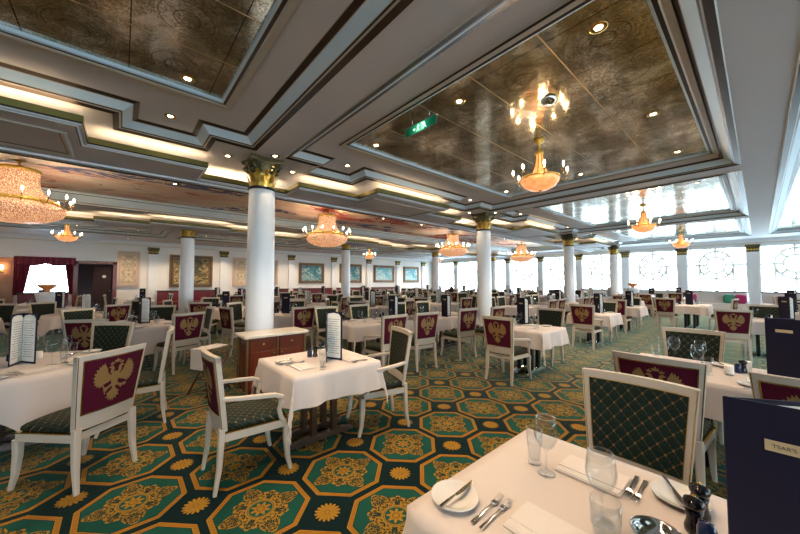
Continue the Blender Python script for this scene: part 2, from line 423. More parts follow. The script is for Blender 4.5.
pth2 = ledge(lambda d: 12.05 if d < 1.1 else (12.55 if d < 2.35 else 13.1), 13.75, 1)
# inset panels on the ledge undersides and the fascia line along the painted ceiling
for k in range(-1, 4):
    m0 = CX[0]+D*k+3.2
    if m0 > 20: continue
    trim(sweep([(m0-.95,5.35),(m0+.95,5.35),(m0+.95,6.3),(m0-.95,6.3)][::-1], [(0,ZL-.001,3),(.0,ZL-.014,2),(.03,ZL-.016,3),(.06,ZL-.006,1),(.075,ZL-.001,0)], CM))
trim(MB('white_paint','bronze').box((XL+.1,6.50,ZL-.03),(20.9,6.63,ZL),0).box((XL+.1,6.61,ZL-.045),(20.9,6.64,ZL+.02),1))
# cornice where the walls meet the ceiling
for (x0,y0,x1,y1) in ((XL,YW-.22,XW,YW),(XW-.22,YR,XW,YW-.22)):
    w = x1-x0 < y1-y0
    mbx = MB('white_paint','gilt','bronze')
    for q,(za,zb,m) in enumerate(((3.30,3.36,0),(3.36,3.38,1),(3.38,3.46,0),(3.46,3.56,0))):
        i = .16-.05*q
        mbx.box((x0+(i if w else 0),y0+(0 if w else i),za),(x1,y1,zb),m)
    trim(mbx)

# ------------------------------------------------------------------ floor and walls
struct(MB('axminster_carpet').box((XL,YR,-.1),(XW,YW,0)).build('floor'))
def wall_y(name, y0, y1, holes, x0=XL, x1=XW):
    """wall along X with rectangular holes (xa,xb,za,zb)"""
    m = MB('wall_paint'); cur = x0
    for xa,xb,za,zb in sorted(holes):
        m.box((cur,y0,0),(xa,y1,ZTOP)); 
        if za > 0: m.box((xa,y0,0),(xb,y1,za))
        m.box((xa,y0,zb),(xb,y1,ZTOP)); cur = xb
    m.box((cur,y0,0),(x1,y1,ZTOP)); return struct(m.build(name))
wall_y('wall_paintings', YW, YW+.2, [(-3.25,-1.75,1.0,2.55),(-1.5,-.3,0,2.36)])
struct(MB('wall_paint').box((XL-.2,YR,0),(XL,YW,ZTOP)).build('wall_service'))
BAY = 2.56; PY = [.16+BAY*k for k in range(-2, 9)]
PY = [p for p in PY if YR < p < YW]
WH = [(a+.2, b-.2) for a, b in zip(PY[:-1], PY[1:])]
m = MB('white_paint'); cur = YR
for a, b in WH:
    m.box((XW,cur,0),(XW+.2,a,ZTOP)); m.box((XW,a,0),(XW+.2,b,.55)); m.box((XW,a,3.24),(XW+.2,b,ZTOP)); cur = b
m.box((XW,cur,0),(XW+.2,YW+.2,ZTOP)); struct(m.build('wall_windows'))
WB = [(-7.4+3.3*k, -7.4+3.3*k+2.3) for k in range(9)]
wall_y('wall_deck', YR-.2, YR, [(a,b,.8,3.24) for a,b in WB])
WN = [0]
def window_side(c, along, face):
    """arched-oval glazing bars in a bay; along='y' or 'x'"""
    WN[0] += 1; w = 1.08; P = (lambda s,z,o=0: (XW+.08+o, c+s, z)) if along == 'y' else (lambda s,z,o=0: (c+s, YR-.08+o, z))
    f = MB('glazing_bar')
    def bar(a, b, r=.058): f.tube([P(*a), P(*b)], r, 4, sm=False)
    z0, z1, zc, rx, rz = (.55 if along == 'y' else .8), 3.24, 2.36, .62, .70
    for q in (z0+.02, z1-.02, 1.12): bar((-w,q),(w,q), .04)
    for s in (-w+.02, w-.02): bar((s,z0),(s,z1), .03)
    for s in (-rx, rx): bar((s,z0),(s,zc))
    bar((0,z0),(0,zc-rz)); bar((0,zc+rz),(0,z1)); bar((-w,zc),(-rx,zc)); bar((rx,zc),(w,zc))
    for k in (1., .56): f.tube([P(rx*k*cos(PI2*i/32), zc+rz*k*sin(PI2*i/32)) for i in range(33)], .058, 4, sm=False)
    for i in range(8):
        a = PI2*i/8+ (0 if 1 else 0); bar((rx*.56*cos(a), zc+rz*.56*sin(a)), (rx*cos(a), zc+rz*sin(a)))
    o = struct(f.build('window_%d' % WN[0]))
    g = MB('window_glass').add([P(-w,z0,.03),P(w,z0,.03),P(w,z1,.03),P(-w,z1,.03)], [(0,1,2,3)]); g.build('pane', o)
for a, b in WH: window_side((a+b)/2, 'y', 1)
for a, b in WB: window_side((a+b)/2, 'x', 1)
# daylight portals in the window openings
def portal(loc, rot, sx, sy):
    l = bpy.data.lights.new('window_portal','AREA'); l.shape = 'RECTANGLE'; l.size = sx; l.size_y = sy; l.cycles.is_portal = True
    o = bpy.data.objects.new('window_portal', l); COL.objects.link(o); o.location = loc; o.rotation_euler = rot
portal((XW+.25,(PY[0]+PY[-1])/2,2.0),(0,radians(90),0),2.6,PY[-1]-PY[0]) 
for a, b in WB: portal(((a+b)/2,YR-.25,2.0),(radians(90),0,0),2.4,2.5)
# curtained window and doorway in the paintings wall
f = MB('cream_paint')
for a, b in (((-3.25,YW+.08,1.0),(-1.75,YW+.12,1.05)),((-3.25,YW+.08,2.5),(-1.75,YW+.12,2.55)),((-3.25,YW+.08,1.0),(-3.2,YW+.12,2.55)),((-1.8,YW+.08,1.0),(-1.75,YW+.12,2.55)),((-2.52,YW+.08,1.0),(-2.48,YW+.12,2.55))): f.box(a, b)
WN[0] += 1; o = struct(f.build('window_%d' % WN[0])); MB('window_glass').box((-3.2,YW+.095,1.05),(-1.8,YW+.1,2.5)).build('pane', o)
c = empty('curtain', (-2.5, YW-.06, 0)); tag(c, 'deep red swagged curtain around the small bright window beside the open door', 'curtain')
def drape(xa, xb, xa2, xb2, z0, z1, mat='curtain_red'):
    m = MB(mat); rows = []
    for k in range(9):
        t = k/8; z = z1+(z0-z1)*t; row = []
        for i in range(25):
            s = i/24; x = (xa+(xb-xa)*s)*(1-t)+(xa2+(xb2-xa2)*s)*t; row.append((x, -.03*cos(i*1.9)-.02, z))
        rows.append(row)
    for k in range(8):
        for i in range(24): m.add([rows[k][i],rows[k][i+1],rows[k+1][i+1],rows[k+1][i]], [(0,1,2,3)], 0, True)
    return m
drape(-.92,-.42,-.92,-.62,.95,2.5).build('drape', c); drape(.55,.85,.74,.85,.95,2.5).build('drape', c)
m = MB('curtain_red')
for i in range(40):
    x0 = -.92+i*.046; s = lambda x: 2.32-.10*abs(sin(x*4.2)); yy = lambda j: -.08-.025*cos(j*1.7)
    m.add([(x0,yy(i),2.62),(x0+.046,yy(i+1),2.62),(x0+.046,yy(i+1),s(x0+.046)),(x0,yy(i),s(x0))], [(0,1,2,3)], 0, True)
m.build('valance', c)
d = MB('mahogany','dark_door')
for a, b in (((-1.66,YW-.05,0),(-1.5,YW+.2,2.46)),((-.3,YW-.05,0),(-.14,YW+.2,2.46)),((-1.66,YW-.05,2.36),(-.14,YW+.2,2.5))): d.bbox(a, b)
d.box((-1.6,YW+.9,0),(-.2,YW+1.0,2.6),1).box((-1.6,YW+.2,0),(-1.52,YW+1,2.6),1).box((-.28,YW+.2,0),(-.2,YW+1,2.6),1).box((-1.6,YW+.2,2.4),(-.2,YW+1.,2.5),1)
struct(d.build('door_1'))
dl = MB('dark_door').bbox((-1.0,YW+.12,0),(-.32,YW+.17,2.3)); 
for za, zb in ((.25,1.0),(1.2,1.6),(1.95,2.15)): dl.box((-.9,YW+.105,za),(-.42,YW+.12,zb))
dl = struct(dl.build('door_2')); MB('chrome').lathe([(.001,0),(.012,.0),(.012,.08),(.001,.08)], 8, (-.38,YW+.08,1.05)).build('door_handle', dl)
sg = MB('page'); sg.add([(-.61+.07*cos(PI2*i/20), YW+.10, 1.77+.07*sin(PI2*i/20)) for i in range(20)]+[(-.61+.07*cos(PI2*i/20), YW+.118, 1.77+.07*sin(PI2*i/20)) for i in range(20)], [tuple(range(19,-1,-1))]+[(i,(i+1)%20,20+(i+1)%20,20+i) for i in range(20)])
tag(sg.build('door_notice'), 'round white notice on the dark door leaf', 'sign')
pp = MB('warm_wood','brass').box((XL,YW-.06,0),(-3.4,YW,2.55)); 
for k in range(5): pp.box((-3.5-.85*k-.75,YW-.075,.3),(-3.5-.85*k,YW-.06,2.35),0)
struct(pp.build('wall_panelling'))
b = MB('mahogany')
b.box((-.1,YW-.04,0),(XW,YW,.22)); struct(b.build('baseboard_paintings')); struct(MB('white_paint').box((XW-.04,YR,0),(XW,YW,.2)).build('baseboard_windows'))

sc_ = empty('wall_sconce', (-3.75, YW-.09, 2.05)); tag(sc_, 'warm wall sconce on the wood panelling beside the curtained window', 'wall lamp')
MB('brass').box((-.05,-.03,-.12),(.05,.0,.10)).tube([(0,-.02,-.08),(0,-.12,-.10),(0,-.14,0)], .01, 6).build('bracket', sc_)
MB('sconce_shade').lathe([(.05,0),(.09,.0),(.07,.16),(.05,.16)], 20, (0,-.15,.0)).build('shade', sc_)
# ------------------------------------------------------------------ columns and pilasters
def capital(parent, z0, z1, r, half=False):
    h = z1-z0
    g = MB('gilt').lathe([(r,0),(r*1.04,.02*h),(r*.98,.06*h),(r*.98,.3*h),(r*1.1,.45*h)], 24, (0,0,z0))
    for row, (zz, n, hh) in enumerate(((.04,10,.30),(.26,10,.30))):
        for k in range(n):
            a = PI2*(k+.5*row)/n; ca, sa = cos(a), sin(a)
            for t in range(3):
                w = r*.26*(1-.18*t); zq = z0+h*(zz+hh*t/3); zr = z0+h*(zz+hh*(t+1)/3); o1, o2 = r*(1.0+.05*t), r*(1.06+.14*t)
                g.add([(ca*o1-sa*w,sa*o1+ca*w,zq),(ca*o1+sa*w,sa*o1-ca*w,zq),(ca*o2+sa*w*.8,sa*o2-ca*w*.8,zr),(ca*o2-sa*w*.8,sa*o2+ca*w*.8,zr)], [(0,1,2,3)])
                g.add([(ca*(o2+.01),sa*(o2+.01),zr),(ca*o1+sa*w*.3,sa*o1-ca*w*.3,zq),(ca*o1-sa*w*.3,sa*o1+ca*w*.3,zq)], [(0,1,2)])
    g.build('capital_bell', parent)
    v = MB('verdigris').lathe([(r*1.05,.45*h),(r*1.15,.6*h),(r*1.2,.75*h),(r*1.35,.86*h)], 24, (0,0,z0))
    for k in range(8):
        a = PI2*k/8+pi/8
        for t in range(2): v.ball((cos(a)*r*(1.15+.12*t), sin(a)*r*(1.15+.12*t), z0+h*(.56+.14*t)), r*.2, 5)
    for k in range(4):
        a = pi/4+k*pi/2; c0 = (cos(a)*r*1.50, sin(a)*r*1.50, z0+h*.70)
        pts = [(c0[0]+cos(a)*r*.26*(1-t/22)*cos(t*.55), c0[1]+sin(a)*r*.26*(1-t/22)*cos(t*.55), c0[2]+r*.26*(1-t/22)*sin(t*.55)) for t in range(18)]
        v.tube(pts, r*.085, 5)
        v.tube([(cos(a)*r*.95,sin(a)*r*.95,z0+h*.45),(cos(a)*r*1.25,sin(a)*r*1.25,z0+h*.62),(cos(a)*r*1.55,sin(a)*r*1.55,z0+h*.84)], r*.11, 5)
    v.build('volutes', parent)
    ab = MB('verdigris'); out = []
    for k in range(4):
        a = pi/4+k*pi/2; a2 = a+pi/2; R1 = r*2.0; P0 = (R1*cos(a),R1*sin(a)); P1 = (R1*cos(a2),R1*sin(a2))
        tx = (cos(a+pi/4), sin(a+pi/4)); out.append((P0[0]-tx[0]*-.0, P0[1]))
        for t in range(0, 7):
            s = .06+t/6*.88; out.append((P0[0]*(1-s)+P1[0]*s-tx[0]*r*.32*sin(pi*s), P0[1]*(1-s)+P1[1]*s-tx[1]*r*.32*sin(pi*s)))
    ab.loft([[(x*q,y*q,z0+h*zz) for x,y in out] for q,zz in ((.90,.86),(.93,.90),(1.0,.93),(1.0,1.0))])
    ab.build('abacus', parent)
def column(x, y, label, r=.215):
    c = empty('column', (x,y,0)); tag(c, label, 'column', 'round white columns with gilded capitals', 'thing')
    MB('column_paint').lathe([(r*1.02,.22),(r,.5),(r*.985,1.8),(r*.93,3.05)], 40).build('shaft', c)
    MB('walnut').lathe([(r*1.22,0),(r*1.22,.12),(r*1.14,.15),(r*1.17,.18),(r*1.1,.22),(r*1.02,.24)], 32).build('plinth', c)
    MB('black_metal').lathe([(r*.94,3.04),(r*1.02,3.05),(r*1.03,3.075),(r*.94,3.09)], 32).build('neck_ring', c)
    capital(c, 3.085, ZB, r*.86)
DESC = ['nearest the camera, beside the sideboard','rising beside the long tables','beside the third gilded dish lamp','next to the windows']
for k, x in enumerate(CX):
    column(x, YA, ['thick white column with gilded capital behind the mahogany sideboard','white column with gilded capital, second in the row after the sideboard one','white column with gilded capital, third in the row after the sideboard one','white column with gilded capital ending the sideboard row near the windows'][k])
    column(x, YB, ['white column with gilded capital before the gold-framed garden painting','white column with gilded capital, second of the row near the paintings','white column with gilded capital, third of the row near the paintings','white column with gilded capital ending the paintings row near the windows'][k])
def pilaster(x, y, ax):
    """fluted pilaster on a wall; ax = 'y' wall along X, 'x' wall along Y"""
    TN[0] += 1; o = empty('trim_%d' % TN[0], (x,y,0), 0 if ax == 'y' else -pi/2); struct(o)
    m = MB('column_paint').box((-.2,-.10,.2),(.2,0,2.95)).box((-.24,-.13,0),(.24,0,.2))
    for k in range(5): m.box((-.175+.075*k,-.118,.3),(-.135+.075*k,-.1,2.9))
    m.build('shaft', o)
    g = MB('verdigris','gilt').loft([[(-.2-e,-.10-e,z),(.2+e,-.10-e,z),(.2+e,0,z),(-.2-e,0,z)] for e,z in ((0,2.95),(.012,3.02),(.01,3.12),(.045,3.22),(.05,3.3))], 0)
    for k in range(4): g.ball((-.15+.10*k,-.12,3.06), .045, 5, 1); 
    for s in (-.21,.21): g.ball((s,-.14,3.2), .05, 5, 0)
    g.build('capital', o)
for x in (1.25, 4.56, 8.65, 11.9, 15.1, 18.2, 21.4): pilaster(x, YW, 'y')
for y in PY: pilaster(XW, y, 'x')

# ------------------------------------------------------------------ pictures
def picture(x0, x1, z0, z1, canvas, label, relief=False):
    p = empty('wall_relief' if relief else 'painting', ((x0+x1)/2, YW, (z0+z1)/2)); w, h = (x1-x0)/2, (z1-z0)/2
    tag(p, label, 'picture', None)
    fr = MB('rose_border' if relief else 'old_gold', 'cream_paint' if relief else 'walnut'); t = .16 if relief else .2
    for (a,b,c_,d_) in ((-w,-w+t,-h,h),(w-t,w,-h,h),(-w+t,w-t,-h,-h+t),(-w+t,w-t,h-t,h)):
        fr.box((a,-.07,c_),(b,0,d_)); 
    q = t*.35
    for (a,b,c_,d_) in ((-w+q,-w+q*2,-h+q,h-q),(w-q*2,w-q,-h+q,h-q),(-w+q*2,w-q*2,-h+q,-h+q*2),(-w+q*2,w-q*2,h-q*2,h-q)): fr.box((a,-.095,c_),(b,-.07,d_),1)
    fr.build('frame', p)
    MB(canvas).box((-w+t,-.04,-h+t),(w-t,-.01,h-t)).build('carving' if relief else 'canvas', p)
picture(-.15,.72,1.25,3.05,'carved_relief','tall carved golden relief panel between the doorway and the fluted pilaster',True)
picture(1.95,3.98,1.2,2.98,'garden_canvas','gold-framed dark garden painting partly behind a white column')
picture(5.05,6.0,1.2,2.98,'carved_relief','tall carved relief panel showing beside the thickest white column',True)
picture(7.0,7.75,1.3,2.9,'carved_relief','narrow carved relief panel on the far side of the thickest white column',True)
picture(9.2,11.1,1.38,2.82,'sea_canvas','gold-framed painting of white figures on dark teal, beside the crystal chandelier')
picture(12.4,14.4,1.4,2.86,'sea_canvas','gold-framed painting cut by a white column, third of the teal ones')
picture(15.6,17.8,1.42,2.86,'blue_canvas','gold-framed painting of a white group on pale blue water')
picture(18.9,20.8,1.42,2.84,'blue_canvas','gold-framed painting of a white tower on blue, beside the windows')

# ------------------------------------------------------------------ chair
def bw(z): return .222+.052*((z-.44)/.58)
def bx(z): return -.245-.085*max(0,(z-.42)/.6)**1.1
def bp(y, z, o=0): return (bx(z)+.42*y*y+o, y, z)
def slab(m, t0, t1, z0, z1, o0, o1, mi=0, nt_=8, nz=3, arch=0.):
    """curved plate of the chair back between fractions t0..t1 of the half width"""
    for (o, flip) in ((o0, 0), (o1, 1)):
        g = [[bp((t0+(t1-t0)*i/nt_)*bw(z0+(z1-z0)*k/nz), z0+(z1-z0)*k/nz+arch*(k/nz)*(1-abs(t0+(t1-t0)*i/nt_)**2), o) for i in range(nt_+1)] for k in range(nz+1)]
        vs = [p for r in g for p in r]; n = nt_+1
        m.add(vs, [((k*n+i),(k*n+i+1),((k+1)*n+i+1),((k+1)*n+i)) if flip else ((k*n+i),((k+1)*n+i),((k+1)*n+i+1),(k*n+i+1)) for k in range(nz) for i in range(nt_)], mi, True)
        if flip: B = g
        else: A = g
    def strip(a, b): m.add(a+b, [(i,i+1,len(a)+i+1,len(a)+i) for i in range(len(a)-1)], mi)
    strip(A[0], B[0]); strip(A[-1][::-1], B[-1][::-1]); strip([r[0] for r in A][::-1], [r[0] for r in B][::-1]); strip([r[-1] for r in A], [r[-1] for r in B])
# half outline pieces of the double-headed eagle (y, z) in units of the emblem's half width
EAGLE = [
 [(0,.50),(.08,.44),(.15,.34),(.19,.16),(.17,-.04),(.12,-.24),(.06,-.40),(0,-.46)],
 [(.06,.36),(.11,.50),(.10,.62),(.14,.74),(.22,.80),(.31,.78),(.40,.68),(.30,.69),(.25,.63),(.28,.54),(.24,.40),(.14,.28)],
 [(.13,.30),(.26,.34),(.36,.46),(.42,.66),(.52,.86),(.60,1.0),(.63,.86),(.70,.96),(.72,.80),(.81,.87),(.80,.70),(.91,.74),(.87,.56),(.98,.56),(.91,.41),(1.0,.36),(.91,.25),(.98,.16),(.87,.09),(.92,-.02),(.80,-.03),(.82,-.14),(.70,-.10),(.69,-.22),(.58,-.14),(.46,-.06),(.32,-.02),(.18,.06)],
 [(0,-.40),(.08,-.38),(.18,-.50),(.32,-.60),(.24,-.68),(.33,-.82),(.19,-.80),(.20,-.98),(.10,-.88),(.05,-1.04),(0,-.92)],
 [(.12,-.10),(.22,-.18),(.34,-.26),(.44,-.24),(.50,-.30),(.44,-.34),(.50,-.42),(.40,-.41),(.36,-.50),(.30,-.38),(.17,-.30),(.10,-.22)],
 [(.15,.84),(.12,.94),(.18,.91),(.23,1.0),(.28,.91),(.34,.94),(.31,.84)],
]
def eagle(parent):
    from mathutils.geometry import tessellate_polygon
    from mathutils import Vector
    m = MB('emblem_gold'); cz, s = .762, .158
    def P(y, z): return bp(y*s, cz+z*s, -.0195)
    shapes = []
    for o in EAGLE:
        shapes.append(o); shapes.append([(-y, z) for y, z in o][::-1])
    shapes.append([(-.13,.92),(-.15,1.06),(-.07,1.02),(0,1.14),(.07,1.02),(.15,1.06),(.13,.92)])
    shapes.append([(.46,-.20),(.62,.0),(.66,-.02),(.5,-.24),(.40,-.62),(.36,-.60)]); shapes.append([(-.56+.09*cos(a), -.32+.09*sin(a)) for a in [PI2*i/10 for i in range(10)]])
    for o in shapes:
        tr = tessellate_polygon([[Vector((y, z, 0)) for y, z in o]])
        m.add([P(y, z) for y, z in o], [tuple(t) for t in tr], 0)
    return m.build('eagle_emblem', parent)
def seat_outline(e=0.):
    pts = [(-.245+e,-.225+e),(-.245+e,.225-e)]
    pts = []
    for i in range(7): s = i/6; pts.append((-.24+e+(.46-2*e)*s, (-.225-.035*s+e)))
    for i in range(1, 8): s = i/8; pts.append((.22-e+.045*sin(pi*s), -.26+e+(.52-2*e)*s))
    for i in range(7): s = 1-i/6; pts.append((-.24+e+(.46-2*e)*s, (.225+.035*s-e)))
    return pts
def make_chair(kind, arms, name):
    c = empty(name); tag(c, 'chair', 'chair')
    f = MB('cream_paint','brass')
    for t0, t1 in ((-1,-.865),(.865,1)): slab(f, t0, t1, .44, 1.0, -.017, .017, 0, 2, 6)
    slab(f, -1, 1, .964, 1.005, -.018, .018, 0, 10, 2, .004); slab(f, -.865, .865, .44, .555, -.016, .016, 0, 8, 2)
    for t in (-.872,.842): slab(f, t, t+.030, .555, .964, -.021, .021, 1, 1, 4)
    slab(f, -.865, .865, .957, .966, -.021, .021, 1, 8, 1); slab(f, -.865, .865, .553, .561, -.021, .021, 1, 8, 1)
    for t in (-.985,.965): slab(f, t, t+.02, .44, 1.0, -.0182, .0182, 1, 1, 4)
    f.build('back_frame', c)
    g = MB('green_quilt'); slab(g, -.86, .86, .556, .962, .002, .022, 0, 10, 6); g.build('backrest', c)
    r = MB('maroon'); slab(r, -.86, .86, .556, .962, -.016, .0, 0, 10, 6); r = r.build('back_panel', c); eagle(r)
    o = seat_outline(0); i_ = seat_outline(.022)
    sf = MB('cream_paint','brass').loft([[(x,y,z) for x,y in o] for z in (.365,.43)]); 
    sf.loft([[(x*1.01,y*1.01,z) for x,y in o] for z in (.424,.433)], 1); sf.build('seat_frame', c)
    cu = MB('green_quilt').loft([[(x*q,y*q,z) for x,y in i_] for q,z in ((.98,.432),(1.03,.445),(1.02,.468),(.93,.487),(.7,.497),(.3,.502),(.02,.503))], 0, True); cu.build('seat', c)
    for s in (-1, 1):
        MB('cream_paint').tube([(.235,s*.232,.37),(.232,s*.232,.25),(.243,s*.236,.10),(.268,s*.242,0)], [.027,.024,.018,.014], sq=(1,1), sm=False).build('leg', c)
        MB('cream_paint').tube([(-.247,s*.208,.46),(-.25,s*.21,.36),(-.258,s*.213,.18),(-.285,s*.22,0)], [.024,.024,.020,.014], sq=(.85,1.1), sm=False).build('leg', c)
        if arms:
            MB('cream_paint').tube([(bx(.68)+.03,s*.232,.685),(-.15,s*.262,.675),(0,s*.28,.66),(.11,s*.285,.648),(.165,s*.283,.625),(.175,s*.278,.58),(.155,s*.268,.52),(.17,s*.262,.46),(.195,s*.252,.41)], [.017,.018,.019,.020,.019,.017,.016,.017,.02], sq=(1,.85), sm=False).build('armrest', c)
    PROTO[kind] = c
make_chair('armchair', True, 'dining_armchair'); make_chair('sidechair', False, 'dining_chair')

# ------------------------------------------------------------------ tableware prototypes
def one(kind, name, mb_, cat):
    o = mb_.build(name); o['category'] = cat; PROTO[kind] = o; return o
one('plate', 'bread_plate', MB('china').lathe([(.001,.004),(.05,.004),(.055,.008),(.085,.018),(.088,.02),(.086,.014),(.055,.0),(.001,.0)], 28), 'plate')
wg = empty('wine_glass'); wg['category'] = 'glass'
MB('clear_glass').lathe([(.001,.004),(.036,.002),(.036,.0),(.001,.0)], 20).build('foot', wg)
MB('clear_glass').lathe([(.012,.004),(.005,.015),(.004,.09),(.012,.10)], 10).build('stem', wg)
MB('clear_glass').lathe([(.004,.10),(.03,.115),(.045,.145),(.048,.17),(.044,.205),(.038,.235),(.0365,.235),(.042,.205),(.046,.17),(.043,.147),(.028,.12),(.003,.106)], 24).build('bowl', wg); PROTO['wine'] = wg
one('flute', 'water_glass', MB('clear_glass').lathe([(.001,.0),(.028,.0),(.029,.006),(.024,.014),(.028,.06),(.036,.15),(.0345,.15),(.026,.06),(.021,.018),(.001,.016)], 20), 'glass')
one('tumbler', 'tumbler', MB('clear_glass').lathe([(.001,.0),(.03,.0),(.036,.01),(.043,.06),(.044,.12),(.0425,.12),(.041,.06),(.033,.014),(.001,.012)], 22), 'glass')
fk = MB('cutlery').tube([(-.095,0,.004),(-.05,0,.005),(0,0,.009),(.03,0,.008)], [.007,.0055,.003,.0035], 6, sq=(1,.3), sm=False)
fk.loft([[(x,-w,z),(x,w,z),(x,w,z+.0015),(x,-w,z+.0015)] for x,w,z in ((.03,.004,.007),(.04,.011,.004),(.06,.012,.003))])
for k in range(4): fk.tube([(.058,-.0095+.0063*k,.004),(.08,-.0095+.0063*k,.006),(.098,-.0095+.0063*k,.012)], [.0019,.0016,.001], 4)
one('fork', 'fork', fk, 'cutlery')
kn = MB('cutlery').tube([(-.10,0,.005),(-.05,0,.006),(-.01,0,.006)], [.007,.006,.004], 6, sq=(1,.5), sm=False)
kn.loft([[(x,a,.003),(x,b,.003),(x,b,.0065),(x,a,.0045)] for x,a,b in ((-.012,-.004,.004),(.01,-.009,.005),(.06,-.010,.006),(.09,-.006,.006),(.105,.001,.006))])
one('knife', 'table_knife', kn, 'cutlery')
nk = MB('napkin_cloth')
for k, (a, b, z) in enumerate(((.12,.085,.0),(.115,.080,.003),(.118,.045,.006))): nk.bbox((-b,-a,z),(b,a,z+.0045),.002)
one('napkin', 'folded_napkin', nk, 'napkin')
mn = empty('menu_folder'); mn['category'] = 'menu'
def leaf(sgn, w=.205, h=.44, ang=24):
    ca, sa = cos(radians(ang)), sin(radians(ang))*sgn
    def Q(u, z, o=0): return (-u*ca+o*abs(sa)*1.0*1, u*sa+o*ca*sgn*-1, z)
    return Q
for sgn in (-1, 1):
    Q = leaf(sgn); c = MB('navy_cover')
    c.loft([[Q(0,z,.003),Q(.205,z,.003),Q(.205,z,-.003),Q(0,z,-.003)] for z in (0.,.49)]); c = c.build('cover', mn)
    p = MB('page','ink'); pr_ = [(.012,.02),(.193,.02),(.193,.44),(.17,.468),(.1025,.478),(.035,.468),(.012,.44)]
    oo = .0045*1
    p.add([Q(u,z,oo) for u,z in pr_], [tuple(range(len(pr_)))], 0)
    for k in range(16): 
        w0 = .03+.012*((k*7)%3); zz = .41-.023*k
        p.add([Q(w0,zz,oo+.0012),Q(.205-w0,zz,oo+.0012),Q(.205-w0,zz+.004,oo+.0012),Q(w0,zz+.004,oo+.0012)], [(0,1,2,3)], 1)
    p.build('page', c)
    pl = MB('strip_gold').loft([[Q(.055,z,-.0035),Q(.15,z,-.0035),Q(.15,z,-.0050),Q(.055,z,-.0050)] for z in (.375,.40)]); pl.build('name_plate', mn)
PROTO['menu'] = mn
ml = empty('pepper_mill'); ml['category'] = 'mill'
MB('black_gloss').lathe([(.001,0),(.028,0),(.029,.02),(.022,.05),(.022,.075),(.026,.095),(.001,.096)], 18).build('body', ml)
MB('black_gloss').lathe([(.012,.096),(.026,.105),(.031,.122),(.027,.14),(.012,.15),(.001,.151)], 18).build('cap', ml)
MB('brass').ball((0,0,.156), .006, 6).build('finial', ml); PROTO['mill'] = ml
one('candle', 'candle_holder', MB('candle_wax').lathe([(.001,0),(.03,0),(.032,.01),(.030,.075),(.027,.078),(.026,.06),(.001,.058)], 18), 'candle')
one('salt', 'salt_pot', MB('blue_glass').lathe([(.001,0),(.024,0),(.026,.01),(.024,.06),(.018,.075),(.001,.08)], 16), 'salt pot')
freeze(None)
ZT = .745

# ------------------------------------------------------------------ tables
def drop(a, b, ins, hang):
    """cloth overhang point: a,b distances past the table edge along x and y"""
    r = hypot(a, b)
    if r == 0: return 0, 0, 0
    fl = .06+.22*min(a, b)/(r or 1)
    return a/r*r*fl, b/r*r*fl, r*(1-.02)
def cloth_rect(sx, sy, oh=.285, seed=0):
    rnd = random.Random(seed); nx = int(sx/.045); ny = int(sy/.045); no = 7
    us = [-(sx/2)-oh*(no-i)/no for i in range(no)]+[-sx/2+sx*i/nx for i in range(nx+1)]+[sx/2+oh*(i+1)/no for i in range(no)]
    vs = [-(sy/2)-oh*(no-i)/no for i in range(no)]+[-sy/2+sy*i/ny for i in range(ny+1)]+[sy/2+oh*(i+1)/no for i in range(no)]
    ph = rnd.random()*6; m = MB('table_linen'); V = []
    for u in us:
        for v in vs:
            a = max(0, abs(u)-sx/2); b = max(0, abs(v)-sy/2); su = 1 if u > 0 else -1; sv = 1 if v > 0 else -1
            x = max(-sx/2, min(sx/2, u)); y = max(-sy/2, min(sy/2, v)); r = hypot(a, b)
            if r > 0:
                ox = a*(.05+.30*b/r); oy = b*(.05+.30*a/r)
                q = v if a > b else u; wv = .026*(r/oh)*(sin(11*q+ph)+.7*sin(23*q+ph*2+1.5*sin(5*q)))
                if a > 0 and b > 0: wv *= .3; wv += .02*sin(6*atan2(b, a))*r/oh
                if a >= b: ox += max(wv, -.9*ox)
                else: oy += max(wv, -.9*oy)
                V.append((x+su*(ox+.008), y+sv*(oy+.008), ZT-.002-r*(.92+.30*min(a, b)/max(a, b)+.03*sin(7*(u+v)+ph))))
            else: V.append((x*1.015, y*1.015, ZT+.0015*sin(5*u+ph)*sin(4*v)))
    n = len(vs)
    m.add(V, [(i*n+j,(i+1)*n+j,(i+1)*n+j+1,i*n+j+1) for i in range(len(us)-1) for j in range(n-1)], 0, True); return m
def cloth_round(R, seed=0, oh=.27):
    rnd = random.Random(seed); ph = rnd.random()*6; m = MB('table_linen'); n = 96; rings = []
    def hang(a): 
        q = (R+oh)/max(abs(cos(a+.4)), abs(sin(a+.4)))-R; return min(q, oh*1.75)
    for t in (0.02,.3,.6,.85,.98,1.0): rings.append([(R*t*cos(PI2*i/n), R*t*sin(PI2*i/n), ZT) for i in range(n)])
    for k in range(1, 9):
        s = k/8; rr = []
        for i in range(n):
            a = PI2*i/n; h = hang(a)*s; rad = R+.012+.10*h+.045*s*sin(14*a+ph)*(.6+.4*sin(3*a+ph)); rr.append((rad*cos(a), rad*sin(a), ZT-.004-h*.97))
        rings.append(rr)
    m.loft(rings, 0, True, caps=False); m.f.append([i for i in range(n)]); m.mi.append(0); m.sm.append(False); return m
MESHC = {}
TABLES = []
